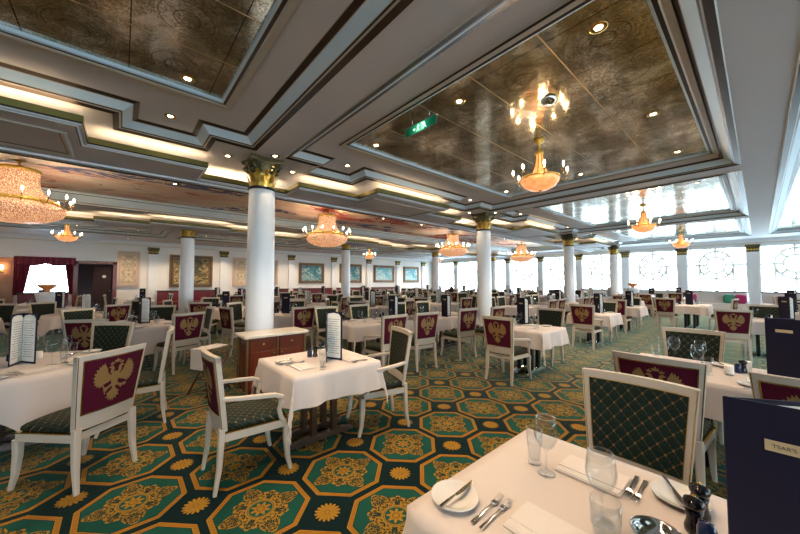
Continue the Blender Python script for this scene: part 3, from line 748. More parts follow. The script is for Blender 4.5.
def table(x, y, sx, sy=None, who='', dark=False, chairs=(), ware=1, menu=None, name=None, round_=False, rz=0, candle=True, items=True):
    """who: phrase that singles this table out"""
    key = ('r', sx) if round_ else (sx, sy)
    t = empty('round_dining_table' if round_ else 'dining_table', (x,y,0), rz); far = isinstance(who, tuple)
    grp = who[0] if far else None; T = who[0] if far else 'the table '+who; w = T
    tag(t, ('round' if round_ else 'long' if abs(sx-(sy or 0)) > .3 else 'square')+' pedestal table '+who if not far else 'walnut pedestal table with wine glasses, '+T, 'table')
    pm = 'black_metal' if dark else 'walnut'
    if ('top',)+key not in MESHC:
        MESHC[('top',)+key] = (MB('walnut').lathe([(sx-.01,ZT-.045),(sx-.005,ZT-.02),(sx-.01,ZT-.012)], 40, caps=True) if round_ else MB('walnut').box((-sx/2+.005,-sy/2+.005,ZT-.045),(sx/2-.005,sy/2-.005,ZT-.012))).mesh('tabletop')
    if ('post', pm) not in MESHC:
        MESHC[('post', pm)] = MB(pm).box((-.028,-.028,.05),(.028,.028,ZT-.045)).mesh('post')
        MESHC[('foot', pm)] = MB('chrome' if dark else 'walnut').loft([[(xx,-w_,0.),(xx,w_,0.),(xx,w_*.8,h),(xx,-w_*.8,h)] for xx,w_,h in ((-.33,.03,.025),(-.2,.035,.05),(.2,.035,.05),(.33,.03,.025))]).mesh('foot')
    def add(nm, me, loc=(0,0,0), r=0):
        o = bpy.data.objects.new(nm, me); COL.objects.link(o); o.parent = t; o.location = loc; o.rotation_euler = (0,0,r)
    add('tabletop', MESHC[('top',)+key])
    cs = [(0,0)] if (round_ or max(sx, sy) < 1.3) else ([(0,-sy/4),(0,sy/4)] if sy > sx else [(-sx/4,0),(sx/4,0)])
    for cx_, cy_ in cs:
        for a, b in ((-1,-1),(1,-1),(-1,1),(1,1)): add('post', MESHC[('post', pm)], (cx_+a*.11, cy_+b*.11, 0))
        add('foot', MESHC[('foot', pm)], (cx_, cy_-.11, 0)); add('foot', MESHC[('foot', pm)], (cx_, cy_+.11, 0))
    if ('cloth',)+key not in MESHC: MESHC[('cloth',)+key] = (cloth_round(sx, 3) if round_ else cloth_rect(sx, sy, seed=int(sx*100)+5)).mesh('tablecloth')
    o = bpy.data.objects.new('tablecloth', MESHC[('cloth',)+key]); COL.objects.link(o); o.location = (x,y,0); o.rotation_euler = (0,0,rz)
    tag(o, 'white cloth on '+T, 'tablecloth')
    for ch in chairs:
        cx_, cy_, hd, kind, lab = ch
        place(kind, (cx_,cy_,0), radians(hd), lab if not far else lab, ('chairs at '+grp) if grp else None)
        # a place setting in front of the chair
        if not ware: continue
        h = radians(hd); fx, fy = cos(h), sin(h); lx, ly = -sin(h), cos(h)
        if round_:
            dd = hypot(x-cx_, y-cy_); ux, uy = (x-cx_)/dd, (y-cy_)/dd; fx, fy, lx, ly, hh = ux, uy, -uy, ux, atan2(uy, ux); ex, ey = x-ux*sx, y-uy*sx
        else:
            hh = round(h/(pi/2))*pi/2; fx, fy = round(cos(hh)), round(sin(hh)); lx, ly = -fy, fx
            ex = x-fx*sx/2 if fx else cx_; ey = y-fy*sy/2 if fy else cy_
        who2 = 'on '+T
        def put(kd, f, l, r, lab2):
            if not round_ and (abs(ex+fx*f+lx*l-x) > sx/2-.05 or abs(ey+fy*f+ly*l-y) > sy/2-.05): return None
            return place(kd, (ex+fx*f+lx*l, ey+fy*f+ly*l, ZT+.003), hh+r, lab2+' '+who2, kd+' pieces '+(grp or w))
        near = ware >= 2
        put('plate', .13, .27, 0, 'white bread plate')
        kf = place('knife', (ex+fx*.13+lx*.255, ey+fy*.13+ly*.255, ZT+.024), hh+.5, 'plate knife '+who2, 'plate knives '+(grp or w)) if near and (round_ or abs(ey+fy*.13+ly*.27-y) < sy/2-.05) else None
        put('napkin', .20, -.0, 0, 'folded white napkin')
        if near:
            put('fork', .19, .16, 0, 'steel fork'); put('fork', .18, .132, .03, 'steel fork')
        put('wine', .34, -.13, 0, 'stemmed wine glass')
        put('flute' if near else 'tumbler', .30, -.20, 0, 'clear water glass')
    if menu:
        mx_, my_, off = menu; mr = math.degrees(atan2(-my_, -mx_))+off-156
        place('menu', (mx_, my_, ZT+.003), radians(mr), 'navy menu folder on '+T)
        if candle:
            place('mill', (mx_-.05, my_+.14, ZT+.003), 0, 'black pepper mill on '+T)
            place('candle', (mx_+.10, my_+.12, ZT+.003), 0, 'white candle holder on '+T)
            place('salt', (mx_-.10, my_+.17, ZT+.003), 0, 'blue salt pot on '+T)

A, B = 'armchair', 'sidechair'
# the table the camera stands at
table(1.26, -.02, .9, 1.76, 'at the very front, with the biggest menu', ware=2, chairs=[
  (1.93,.49,180,B,'chair showing its green quilted front across the very front table'),
  ], menu=None)
W0 = 'on the cloth at the very front'
def item(k, x, y, r, lab, z=ZT+.003, grp=None): return place(k, (x,y,z), r, lab, grp)
item('plate', .955, .775, 0, 'white bread plate at the corner of the very front table')
item('knife', .955, .765, .05, 'steel knife lying across the corner bread plate of the front table', ZT+.024)
item('fork', 1.00, .665, .02, 'steel fork beside the corner bread plate, the one nearer the plate')
item('fork', 1.00, .630, .02, 'steel fork beside the corner bread plate, the one nearer the napkin')
item('napkin', 1.06, .47, 0, 'folded white napkin at the lower edge of the very front table')
item('wine', 1.235, .375, 0, 'large stemmed wine glass standing in the middle of the front table')
item('tumbler', 1.17, .345, 0, 'clear tumbler overlapping the large wine glass on the front table')
item('wine', 1.60, .045, 0, 'stemmed glass half hidden by the big navy menu')
item('mill', 1.42, .165, 0, 'black pepper mill with brass finial, the nearer one by the big menu').scale = (.95,.95,.72)
item('mill', 1.52, .16, 0, 'black pepper mill with brass finial, the farther one by the big menu').scale = (.95,.95,.72)
item('salt', 1.355, .13, 0, 'small dark blue pot at the foot of the big navy menu')
sb = MB('chrome').lathe([(.001,.004),(.045,.004),(.06,.02),(.066,.035),(.07,.035),(.064,.016),(.048,0),(.001,0)], 28)
o = sb.build('ashtray', None, (1.27,.235,ZT+.003)); tag(o, 'round polished steel dish at the lower edge of the front table', 'dish')
bm_ = empty('menu_folder', (1.24,.075,ZT+.003), 0); tag(bm_, 'largest navy menu folder with a gold name strip, standing at the front', 'menu')
ang = radians(-87)
def Qm(u, z, o=0): return (u*cos(ang)-o*sin(ang), u*sin(ang)+o*cos(ang), z)
c = MB('navy_cover').loft([[Qm(0,z,-.004),Qm(.27,z,-.004),Qm(.27,z,.0),Qm(0,z,.0)] for z in (0,.5)]); c = c.build('cover', bm_)
def Qb(u, z, o=0): return (u*cos(radians(-55))-o*sin(radians(-55)), u*sin(radians(-55))+o*cos(radians(-55)), z)
c2 = MB('navy_cover').loft([[Qb(0,z,0),Qb(.27,z,0),Qb(.27,z,.004),Qb(0,z,.004)] for z in (0,.497)]).build('cover', bm_)
MB('page').loft([[Qb(.01,z,-.001),Qb(.26,z,-.001),Qb(.26,z,-.003),Qb(.01,z,-.003)] for z in (.01,.485)]).build('page', c2)
pl = MB('strip_gold').loft([[Qm(.07,z,-.005),Qm(.20,z,-.005),Qm(.20,z,-.0065),Qm(.07,z,-.0065)] for z in (.385,.412)]).build('name_plate', bm_)
tc = bpy.data.curves.new('lettering', 'FONT'); tc.body = "TSAR'S PALACE"; tc.size = .0135; tc.extrude = .0002; tc.materials.append(MATS['ink'])
tmp = bpy.data.objects.new('lettering_curve', tc); COL.objects.link(tmp); bpy.context.view_layer.update(); tme = bpy.data.meshes.new_from_object(tmp.evaluated_get(bpy.context.evaluated_depsgraph_get())); bpy.data.objects.remove(tmp); to = bpy.data.objects.new('lettering', tme); COL.objects.link(to); to.parent = pl; to.location = Qm(.082,.394,-.0070); to.rotation_euler = (radians(90), 0, ang)

table(1.565, 3.045, .9, .88, 'beside the mahogany sideboard', ware=2, chairs=[
  (.84,2.88,0,A,'armchair drawn up beyond the front carpet, seen side-on with its maroon back towards the camera'),
  (2.16,2.84,162,A,'armchair with green front and high arms facing the table by the sideboard')], menu=(1.64,3.04,3), candle=True)
table(-.72, 4.78, .63, None, 'by the doorway, with an open white menu', round_=True, ware=2, chairs=[
  (-.215,3.70,130.5,B,'chair with the largest maroon eagle back, beside the hanging white cloth'),
  (.15,4.62,174,B,'chair seen edge-on between the largest eagle back and the sideboard'),
  (-.25,5.52,229,B,'chair showing its green front just above the largest eagle back')], menu=(-.72,4.88,-22))
table(.12, 7.75, .72, None, 'behind the green-fronted chair, towards the doorway', round_=True, chairs=[
  (-.22,6.66,62,B,'maroon-backed chair half hidden by the green chair at the door side'),
  (.80,6.85,112,B,'chair with a clear maroon eagle back standing alone in the aisle'),
  (-.46,8.72,-58,B,'green-fronted chair behind the second round table, towards the doorway'),
  (.60,8.72,245,B,'green-fronted chair behind the second round table, towards the sideboard'),
  (1.15,7.72,182,B,'green-fronted chair at the aisle end of the second round table')], menu=(.27,7.93,14))
table(3.85, 5.22, 1.4, .9, 'just past the sideboard, behind two maroon chairs', chairs=[
  (3.36,4.23,90,A,'maroon-backed armchair just behind the green armchair by the sideboard table'),
  (4.10,4.18,84,B,'eagle-backed chair next along from the green armchair'),
  (3.35,5.92,-90,B,'green-fronted chair behind the long table past the sideboard, nearer the column'),
  (4.22,5.94,-90,B,'green-fronted chair behind the long table past the sideboard, farther from the column')], menu=(4.45,5.42,42), )
table(5.85, 5.05, 1.4, .9, 'before the second white column', chairs=[
  (5.30,4.18,82,B,'eagle-backed chair before the second white column, turned sideways'),
  (6.15,4.05,90,B,'small maroon-backed chair against the foot of the second white column'),
  (5.35,5.86,-90,B,'green-fronted chair behind the table before the second column, first along'),
  (6.25,5.86,-90,B,'green-fronted chair behind the table before the second column, second along')], menu=(5.55,4.85,40))
table(5.40, 2.72, .9, .9, 'in mid room with a square-on eagle chair', dark=True, chairs=[
  (4.68,2.70,0,A,'armchair with square-on maroon eagle back in the middle of the room'),
  (6.22,2.80,180,B,'green-fronted chair opposite the square-on eagle back in mid room')], menu=(5.7,3.08,42))
table(9.05, 2.80, .9, .9, 'third along in mid room past open floor', dark=True, chairs=[
  (8.38,2.76,0,A,'dark maroon-backed armchair beyond the open green floor'),
  (9.72,2.80,180,B,'green-fronted chair facing the dark maroon armchair past the open floor')], menu=(9.2,2.85,40))
table(12.1, 2.85, .9, .9, 'in mid room before the white planter', dark=True, chairs=[
  (11.4,2.85,0,B,'maroon-backed chair at the fourth mid-room table'),
  (12.8,2.9,180,B,'green-fronted chair at the fourth mid-room table')], menu=(12.15,2.85,45))
table(4.0, .02, .9, 1.76, 'directly behind the very front one', dark=True, ware=2, chairs=[
  (3.25,.52,0,B,'maroon-backed chair directly behind the green chair of the front table'),
  (3.20,-.21,0,B,'maroon-backed chair just above the top of the biggest menu'),
  (4.62,.53,180,B,'green-fronted chair beyond the second table, behind two wine glasses')], menu=(4.22,-.02,78))
table(10.1, -.05, .9, .9, 'with a lone maroon chair near the windows', dark=True, chairs=[
  (9.15,.42,12,B,'lone maroon eagle-backed chair between the glasses and the windows'),
  (10.85,-.05,180,B,'green-fronted chair opposite the lone maroon chair')], menu=(10.3,-.25,45))
table(14.5, 1.55, 1.4, .9, 'with an upright menu, next to the windows', dark=True, chairs=[
  (13.5,2.05,0,B,'maroon-backed chair at the near end of the window-side table'),
  (14.3,.80,78,B,'maroon-backed chair on the open floor side of the window-side table'),
  (14.9,2.35,-90,B,'green-fronted chair behind the window-side table')], menu=(14.6,1.7,60))
table(17.0, -.7, .9, 1.4, 'in the far window corner', dark=True, chairs=[
  (16.3,-.6,0,B,'maroon-backed chair in the far window corner past the biggest menu'),
  (17.7,-.6,180,B,'green-fronted chair in the far window corner past the biggest menu')], menu=(16.9,-.6,50))
table(13.0, -.85, .9, .9, 'at the edge of view above the biggest menu', dark=True, chairs=[
  (12.3,-.85,0,B,'maroon-backed chair above the biggest menu at the edge of view'),
  (13.7,-.85,180,B,'green-fronted chair above the biggest menu at the edge of view')], menu=(12.9,-.42,60))

ALLT = []
ALLC = []
item('wine', 4.30, .60, 0, 'wine glass seen against the green chair of the second table, first of two')
item('wine', 4.22, .40, 0, 'wine glass seen against the green chair of the second table, second of two')
item('plate', 3.86, .02, 0, 'white plate at the foot of the second table menu')
item('candle', 4.0, .20, 0, 'white candle holder before the pepper mill of the second table')
# the farther tables: positions by zone, chairs around each
def side(a):
    a = (a+pi/8) % PI2; return ['windows side','paintings-windows corner','paintings side','paintings-doorway corner','doorway side','doorway-camera corner','camera side','camera-windows corner'][int(a/(pi/4))]
def ringc(x, y, R, n, a0, who, kinds=(B,)):
    out = []
    for k in range(n):
        a = a0+PI2*k/n+random.uniform(-.08,.08); rr = R+.38+random.uniform(-.03,.07)
        seen = 'maroon-backed' if (cos(a)*.66+sin(a)*.75) < .2 else 'green-fronted'
        out.append((x+rr*cos(a), y+rr*sin(a), math.degrees(a)+180+random.uniform(-5,5), random.choice(kinds), seen+' chair at '+who+', '+side(a)))
    return out
def rectc(x, y, sx, sy, who, ax='x', n=2):
    out = []
    for s in (-1, 1):
        for k in range(n):
            o = (k-(n-1)/2)*.66
            if ax == 'x': c = (x+s*(sx/2+.30), y+o, 0 if s < 0 else 180)
            else: c = (x+o, y+s*(sy/2+.30), 90 if s < 0 else -90)
            out.append(c+(B, ('maroon-backed' if s < 0 else 'green-fronted')+' chair at '+who+', '+side(atan2(c[1]-y, c[0]-x))))
    return out
Z1 = 'the round tables under the crystal chandeliers'
Z1b = 'the round tables behind the crystal chandeliers'
Z2 = 'the tables in front of the paintings'
Z3 = 'the tables of the far middle, near the windows'
Z4 = 'the mid-room tables running to the window wall'
Z5 = 'the tables out towards the doorway'
def free(cs, x, y):
    out = []; prev = list(ALLC)
    for c in cs:
        if any(hypot(c[0]-a, c[1]-b) < .78 for a, b in prev) or any(hypot(c[0]-a, c[1]-b) < .6 for a, b in ALLC[len(prev):]+[(-1.79,15.4),(19.6,4.27)]): continue
        if any(abs(c[0]-a) < ra+.22 and abs(c[1]-b) < rb+.22 for a, b, ra, rb in ALLT if (a, b) != (x, y)): continue
        if any(hypot(c[0]-a, c[1]-b) < .55 for a in CX for b in (YA, YB)) or c[1] > YW-.95 or c[0] > XW-.95: continue
        ALLC.append((c[0], c[1])); out.append(c)
    return out
for o_ in list(COL.objects):
    if o_.name.startswith('dining_') and not o_.parent and o_.location.length > 0 and 'label' in o_.keys():
        if 'chair' in o_.name: ALLC.append((o_.location[0], o_.location[1]))
        else: ALLT.append((o_.location[0], o_.location[1], .45 if 'square' in o_['label'] else .7, .45))
def far(x, y, zone, kind='r', n=5, **k):
    w = (zone, zone)
    if kind == 'r': table(x, y, .68, None, w, round_=True, chairs=free(ringc(x,y,.68,n,random.random()*3,zone),x,y), menu=(x+.05,y+.1,random.choice((-20,10,30,45,60))), **k)
    elif kind == 'x': table(x, y, .9, 1.4, w, chairs=free(rectc(x,y,.9,1.4,zone,'x'),x,y), menu=(x,y+.1,random.choice((-10,25,40,50,70))), **k)
    elif kind == 'y': table(x, y, 1.4, .9, w, chairs=free(rectc(x,y,1.4,.9,zone,'y'),x,y), menu=(x,y+.1,random.choice((-10,25,40,50,70))), **k)
    else: table(x, y, .9, .9, w, chairs=free(rectc(x,y,.9,.9,zone,kind[1],1),x,y), menu=(x,y+.1,random.choice((-10,25,40,50,70))), **k)
FT = [(x,y,.75,.75) for x, y in ((3.0,7.85),(5.9,8.1),(8.8,7.8),(11.7,8.1),(14.6,7.8),(17.4,8.1),(19.9,7.7),(2.3,10.8),(5.0,10.7),(7.7,10.9),(10.4,10.7),(13.2,10.9),(16.0,10.7),(18.8,10.8),(-2.6,10.9),(-.7,11.2),(-1.5,13.8),(-3.4,14.0))]
FT += [(x,y,.7,.45) for x, y in ((3.7,14.4),(6.3,14.2),(9.9,14.4),(12.4,14.3),(16.2,14.4),(18.7,14.2),(9.9,5.1),(12.3,5.0),(16.2,5.1),(18.6,5.0))]+[(x,y,.45,.7) for x, y in ((.6,16.9),(3.4,17.2),(6.2,17.0),(9.0,17.2),(11.8,17.0),(14.8,17.2),(17.8,17.0),(-2.2,17.0))]
ALLT += FT
for x, y, w_ in ((3.0,7.85,'the round table behind the sideboard column'),(5.9,8.1,'the round table beneath the second crystal chandelier'),(8.8,7.8,'the round table behind the second front column'),
  (11.7,8.1,'the round table beneath the third crystal chandelier'),(14.6,7.8,'the round table behind the third front column'),(17.4,8.1,'the round table beneath the last crystal chandelier'),(19.9,7.7,'the round table behind the fourth front column'),
  (2.3,10.8,'the farther round table before the first back column'),(5.0,10.7,'the farther round table past the second chandelier'),(7.7,10.9,'the farther round table before the second back column'),
  (10.4,10.7,'the farther round table past the third chandelier'),(13.2,10.9,'the farther round table before the third back column'),(16.0,10.7,'the farther round table past the last chandelier'),(18.8,10.8,'the farther round table next to the windows')): far(x, y, w_, n=5)
for x, y, w_ in ((-2.6,10.9,'the round table before the wood panelling'),(-.7,11.2,'the round table before the open doorway'),(-1.5,13.8,'the round table just before the first urn'),(-3.4,14.0,'the round table in the panelled corner')): far(x, y, w_, n=4)
for x, y, w_ in ((3.7,14.4,'the long table facing the garden painting'),(6.3,14.2,'the long table facing the second relief'),(9.9,14.4,'the long table facing the first teal painting'),(12.4,14.3,'the long table facing the half-hidden teal painting'),
  (16.2,14.4,'the long table facing the pale blue painting'),(18.7,14.2,'the long table facing the white tower painting')): far(x, y, w_, 'y')
for x, y, w_ in ((.6,16.9,'the wall-side table by the first relief'),(3.4,17.2,'the wall-side table by the garden painting'),(6.2,17.0,'the wall-side table by the second relief'),(9.0,17.2,'the wall-side table by the first teal painting'),
  (11.8,17.0,'the wall-side table by the half-hidden teal painting'),(14.8,17.2,'the wall-side table before the fifth fluted pilaster'),(17.8,17.0,'the wall-side table by the pale blue painting'),(-2.2,17.0,'the wall-side table by the curtained window')): far(x, y, w_, 'x')
for x, y, w_ in ((9.9,5.1,'the long table past the second front column'),(12.3,5.0,'the long table before the third front column'),(16.2,5.1,'the long table past the third front column'),(18.6,5.0,'the long table before the fourth front column')): far(x, y, w_, 'y')
for x, y, w_ in ((15.6,3.6,'the small table between third column and urn'),(17.8,3.2,'the small table just before the window urn'),(20.3,2.6,'the small table between window urn and windows')): far(x, y, w_, 's'+'x')

# banquettes and loose cushions along the far walls
def banquette(x, y, L, rz, lab, mat='maroon_leather'):
    b = empty('banquette', (x,y,0), rz); tag(b, lab, 'bench')
    MB(mat).bbox((-L/2,-.55,.12),(L/2,-.0,.46),.03).build('seat', b)
    MB(mat).bbox((-L/2,-.12,.46),(L/2,0,1.0),.03).build('backrest', b)
    MB('walnut').box((-L/2-.03,-.14,1.0),(L/2+.03,.0,1.05)).box((-L/2,-.5,0),(L/2,-.02,.12)).build('frame', b)
banquette(6.9,YW-.16,3.0,0,'low maroon banquette under the carved relief panels')
banquette(10.2,YW-.16,2.9,0,'low maroon banquette under the dark teal painting')
banquette(13.5,YW-.16,2.9,0,'low maroon banquette under the painting cut by a column')
banquette(16.7,YW-.16,2.9,0,'low maroon banquette under the pale blue water painting')
banquette(-2.5,YW-.22,1.5,0,'low maroon banquette under the small curtained window')
banquette(2.9,YW-.16,2.9,0,'low maroon banquette under the garden painting')
for k, (y, lab) in enumerate(((1.45,'low cream banquette under the window past the lone maroon chair'),(4.0,'low cream banquette under the window behind the white planter'),(6.6,'low cream banquette under the window past the third column'),(-1.1,'low cream banquette under the window in the far corner'))):
    banquette(XW-.16, y, 2.1, -pi/2, lab, 'napkin_cloth')
def cushion(x, y, mat, lab, rz):
    m = MB(mat).loft([[(q*.21*(abs(cos(a))**.5)*(1 if cos(a) > 0 else -1), oy, .62+q*.21*(abs(sin(a))**.5)*(1 if sin(a) > 0 else -1)) for a in [PI2*i/20 for i in range(20)]] for q, oy in ((.6,-.06),(.9,-.045),(1,0),(.9,.045),(.6,.06))], 0, True)
    o = m.build('cushion', None, (x,y,.065)); o.rotation_euler = (0,0,rz); tag(o, lab, 'cushion')
cushion(XW-.52,3.1,'cushion_green','green cushion on the bench end beside the white planter',-pi/2)
cushion(XW-.52,2.35,'cushion_pink','crimson cushion on the bench past the lone maroon chair',-pi/2+.2)
cushion(XW-.52,1.0,'cushion_green','green cushion against the glass over the lone maroon chair',-pi/2)
cushion(XW-.52,.62,'cushion_pink','crimson cushion beside the green one over the lone maroon chair',-pi/2-.15)
cushion(XW-.52,-.6,'cushion_pink','crimson cushion on the bench in the far window corner',-pi/2)

# urn planters
def urn(x, y, lab):
    u = empty('urn_planter', (x,y,0)); tag(u, lab, 'planter')
    MB('white_paint').bbox((-.22,-.22,0),(.22,.22,.12)).build('plinth', u)
    MB('white_paint').lathe([(.10,.12),(.09,.3),(.13,.5),(.22,.85),(.27,1.1),(.29,1.18),(.27,1.2),(.22,1.15),(.001,1.12)], 28).build('body', u)
    MB('orange_bowl').lathe([(.06,1.13),(.07,1.25),(.2,1.36),(.24,1.44),(.22,1.44),(.05,1.3),(.001,1.3)], 24).build('bowl', u)
ur = [(20.3, 4.28),( -3.0*.82, 15.6)]
urn(19.6, 4.27, 'tall white urn planter with an orange bowl before the windows')
urn(-1.79, 15.4, 'tall white urn planter with an orange bowl before the curtained window')

# ------------------------------------------------------------------ sideboard
s = empty('sideboard', (1.30,4.62,0)); tag(s, 'mahogany sideboard with cream stone top and brass knobs', 'sideboard')
L, W, H = .86, .47, .80
MB('mahogany','old_gold').box((.03,.02,.06),(L-.03,W-.01,H-.03)).box((.05,.04,0),(L-.05,W-.04,.06)).box((.005,.005,0),(.032,.032,H-.03),1).box((L-.032,.005,0),(L-.005,.032,H-.03),1).box((.005,W-.032,0),(.032,W-.005,H-.03),1).box((L-.032,W-.032,0),(L-.005,W-.005,H-.03),1).box((L/2-.008,.008,.06),(L/2+.008,.03,H-.03),1).build('body', s)
MB('stone_top').bbox((-.03,-.03,H-.03),(L+.03,W+.02,H+.005),.012).build('worktop', s)
for k in range(2):
    x0 = .05+k*(L/2-.025); x1 = x0+L/2-.075
    d = MB('mahogany').bbox((x0,.004,H-.20),(x1,.02,H-.05),.004).build('drawer', s)
    MB('brass').lathe([(.001,0),(.018,.002),(.012,.012),(.001,.014)], 12).build('knob', d, ((x0+x1)/2,.004,H-.125)).rotation_euler = (radians(90),0,0)
    d = MB('mahogany').bbox((x0,.004,.08),(x1,.02,H-.225),.004).box((x0+.05,-.002,.14),(x1-.05,.004,H-.30)).build('door', s)
    MB('brass').lathe([(.001,0),(.014,.002),(.010,.012),(.001,.014)], 12).build('knob', d, (x1-.03 if k == 0 else x0+.03,.004,H-.27)).rotation_euler = (radians(90),0,0)
ts = empty('tray_stand', (.98,5.15,0), .5); tag(ts, 'folding tray stand with a white cloth over it, beside the sideboard', 'stand')
for s_ in (-.17,.17):
    MB('walnut').tube([(-.2,s_,0),(.2,s_,.62)], .014, 6).build('leg', ts); MB('walnut').tube([(.2,s_*.9,0),(-.2,s_*.9,.62)], .014, 6).build('leg', ts)
MB('napkin_cloth').box((-.20,-.10,.62),(.20,.12,.632)).box((-.205,-.10,.36),(-.195,.12,.632)).build('cloth', ts)

# ------------------------------------------------------------------ chandeliers
def big_chandelier(kind='big'):
    c = empty('crystal_chandelier'); c['category'] = 'chandelier'
    z = 0.
    MB('gilt').lathe([(.05,z-.0),(.06,z-.06),(.30,z-.07),(.34,z-.09),(.345,z-.13),(.32,z-.15),(.001,z-.15)], 36).lathe([(.02,-.06),(.02,.06),(.05,.08),(.10,.10),(.10,.105)], 16).build('canopy', c)
    md = lambda a, k: 1+.035*abs(sin(a*22))
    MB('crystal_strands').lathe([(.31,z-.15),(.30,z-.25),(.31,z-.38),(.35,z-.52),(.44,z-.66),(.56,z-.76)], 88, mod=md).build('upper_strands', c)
    g = MB('gilt').lathe([(.56,z-.755),(.63,z-.76),(.645,z-.80),(.63,z-.84),(.57,z-.85)], 48)
    for k in range(24): g.ball((.645*cos(PI2*k/24),.645*sin(PI2*k/24),z-.80), .022, 4)
    g.build('band', c)
    md2 = lambda a, k: 1+.03*abs(sin(a*26+k*.8))
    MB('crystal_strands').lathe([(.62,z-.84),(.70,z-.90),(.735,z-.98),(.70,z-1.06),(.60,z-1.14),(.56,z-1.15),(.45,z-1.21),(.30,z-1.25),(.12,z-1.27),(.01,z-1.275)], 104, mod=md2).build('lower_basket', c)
    for k in range(14):
        a = PI2*k/14; ca, sa = cos(a), sin(a)
        ar = MB('brass').tube([(ca*.63,sa*.63,z-.80),(ca*.72,sa*.72,z-.88),(ca*.82,sa*.82,z-.86),(ca*.86,sa*.86,z-.77)], .009, 5).lathe([(.012,0),(.035,.01),(.036,.014),(.012,.016)], 10, (ca*.86,sa*.86,z-.77)).build('arm', c)
        MB('candle_wax','bulb').lathe([(.011,0),(.011,.07)], 8, (ca*.86,sa*.86,z-.757)).lathe([(.008,.07),(.019,.095),(.015,.13),(.002,.155)], 8, (ca*.86,sa*.86,z-.757), 1).build('candle', ar)
    PROTO[kind] = c
def dish_chandelier(kind='dish', zt=ZP):
    c = empty('dish_chandelier'); c['category'] = 'chandelier'; z = zt
    MB('gilt').lathe([(.001,z),(.07,z-.0),(.08,z-.03),(.02,z-.05),(.015,z-.16),(.06,z-.18),(.065,z-.22),(.03,z-.24)], 20).build('canopy', c)
    m = MB('amber_glass','brass').lathe([(.05,z-.23),(.055,z-.30),(.07,z-.40),(.11,z-.50),(.16,z-.57)], 24)
    for k in range(8): a = PI2*k/8; m.tube([(r_*cos(a),r_*sin(a),z-q) for r_,q in ((.053,.23),(.059,.30),(.074,.40),(.114,.50),(.166,.575))], .006, 4, 1)
    m.build('flared_stem', c)
    MB('gilt').lathe([(.15,z-.565),(.275,z-.575),(.285,z-.59),(.28,z-.605),(.26,z-.60)], 36).build('rim', c)
    MB('amber_glass').lathe([(.275,z-.60),(.265,z-.65),(.22,z-.71),(.14,z-.755),(.05,z-.775),(.001,z-.777)], 36).build('dish', c)
    MB('brass').lathe([(.03,z-.77),(.02,z-.79),(.012,z-.80),(.001,z-.83)], 12).build('finial', c)
    for k in range(8):
        a = PI2*(k+.5)/8; ca, sa = cos(a), sin(a)
        ar = MB('brass').tube([(ca*.27,sa*.27,z-.60),(ca*.32,sa*.32,z-.64),(ca*.37,sa*.37,z-.62),(ca*.38,sa*.38,z-.57)], .006, 5).lathe([(.008,0),(.026,.008),(.026,.012),(.008,.013)], 10, (ca*.38,sa*.38,z-.57)).build('arm', c)
        MB('candle_wax','bulb').lathe([(.008,0),(.008,.05)], 8, (ca*.38,sa*.38,z-.56)).lathe([(.006,.05),(.014,.07),(.011,.10),(.002,.118)], 8, (ca*.38,sa*.38,z-.56), 1).build('candle', ar)
    PROTO[kind] = c
big_chandelier(); dish_chandelier(); freeze(None)
for x, lab in ((-1.52,'largest crystal chandelier with candle bulbs, cut off at the picture edge'),(5.02,'crystal chandelier hanging just past the thickest white column'),(11.45,'crystal chandelier hanging before the second white column'),(17.85,'most distant crystal chandelier, small and pale before the windows')):
    place('big', (x,9.3,ZF-.09), 0, lab, 'crystal chandeliers under the painted ceiling').scale = (.87,.87,.87)
for x, y, lab in ((4.72,2.15,'amber dish chandelier under the big bronze mirror coffer beside the exit sign'),(11.0,2.1,'amber dish chandelier under the bright second mirror coffer'),(17.4,2.1,'small amber dish chandelier near the window wall'),
                 (-1.45,15.9,'small dish chandelier seen below the largest crystal one'),(5.0,15.9,'small dish chandelier hidden behind the thickest column'),(11.5,15.9,'small dish chandelier before the teal paintings'),(17.8,15.9,'small dish chandelier in the far corner by the last painting')):
    place('dish', (x,y,0), .2, lab, 'amber dish chandeliers')
def lamp(loc, power, color, r=.25, name='lamp_light'):
    l = bpy.data.lights.new(name, 'POINT'); l.energy = power; l.color = color; l.shadow_soft_size = r
    o = bpy.data.objects.new(name, l); COL.objects.link(o); o.location = loc

# ------------------------------------------------------------------ downlights
DLN = [0]
dlp = empty('downlight'); dlp['category'] = 'ceiling light'
MB('brass').lathe([(.07,0),(.066,-.007),(.045,-.008),(.031,0)], 20).build('ring', dlp)
MB('downlight_glow').lathe([(.001,-.002),(.030,-.002),(.031,0)], 16).build('lens', dlp); PROTO['down'] = dlp; freeze(None)
for x in (-1.52,5.02,11.45,17.85):
    for a in (.4,2.0,3.55,5.1): lamp((x+.80*cos(a),9.3+.80*sin(a),3.28), 8, (1,.74,.48), .04, 'candle_light')
for x, y in ((4.72,2.15),(11.0,2.1),(17.4,2.1),(-1.45,15.9),(5.0,15.9),(11.5,15.9),(17.8,15.9)):
    for a in (.6,3.7): lamp((x+.44*cos(a),y+.44*sin(a),3.22), 7, (1,.74,.48), .03, 'candle_light')
def down(x, y, z, lab, power=0, grp=None, cone=95):
    place('down', (x,y,z), 0, lab, grp)
    if power:
        l = bpy.data.lights.new('downlight_beam', 'SPOT'); l.energy = power; l.color = (1,.74,.50); l.spot_size = radians(cone); l.spot_blend = .7; l.shadow_soft_size = .05
        o = bpy.data.objects.new('downlight_beam', l); COL.objects.link(o); o.location = (x,y,z-.03)
PW = 185
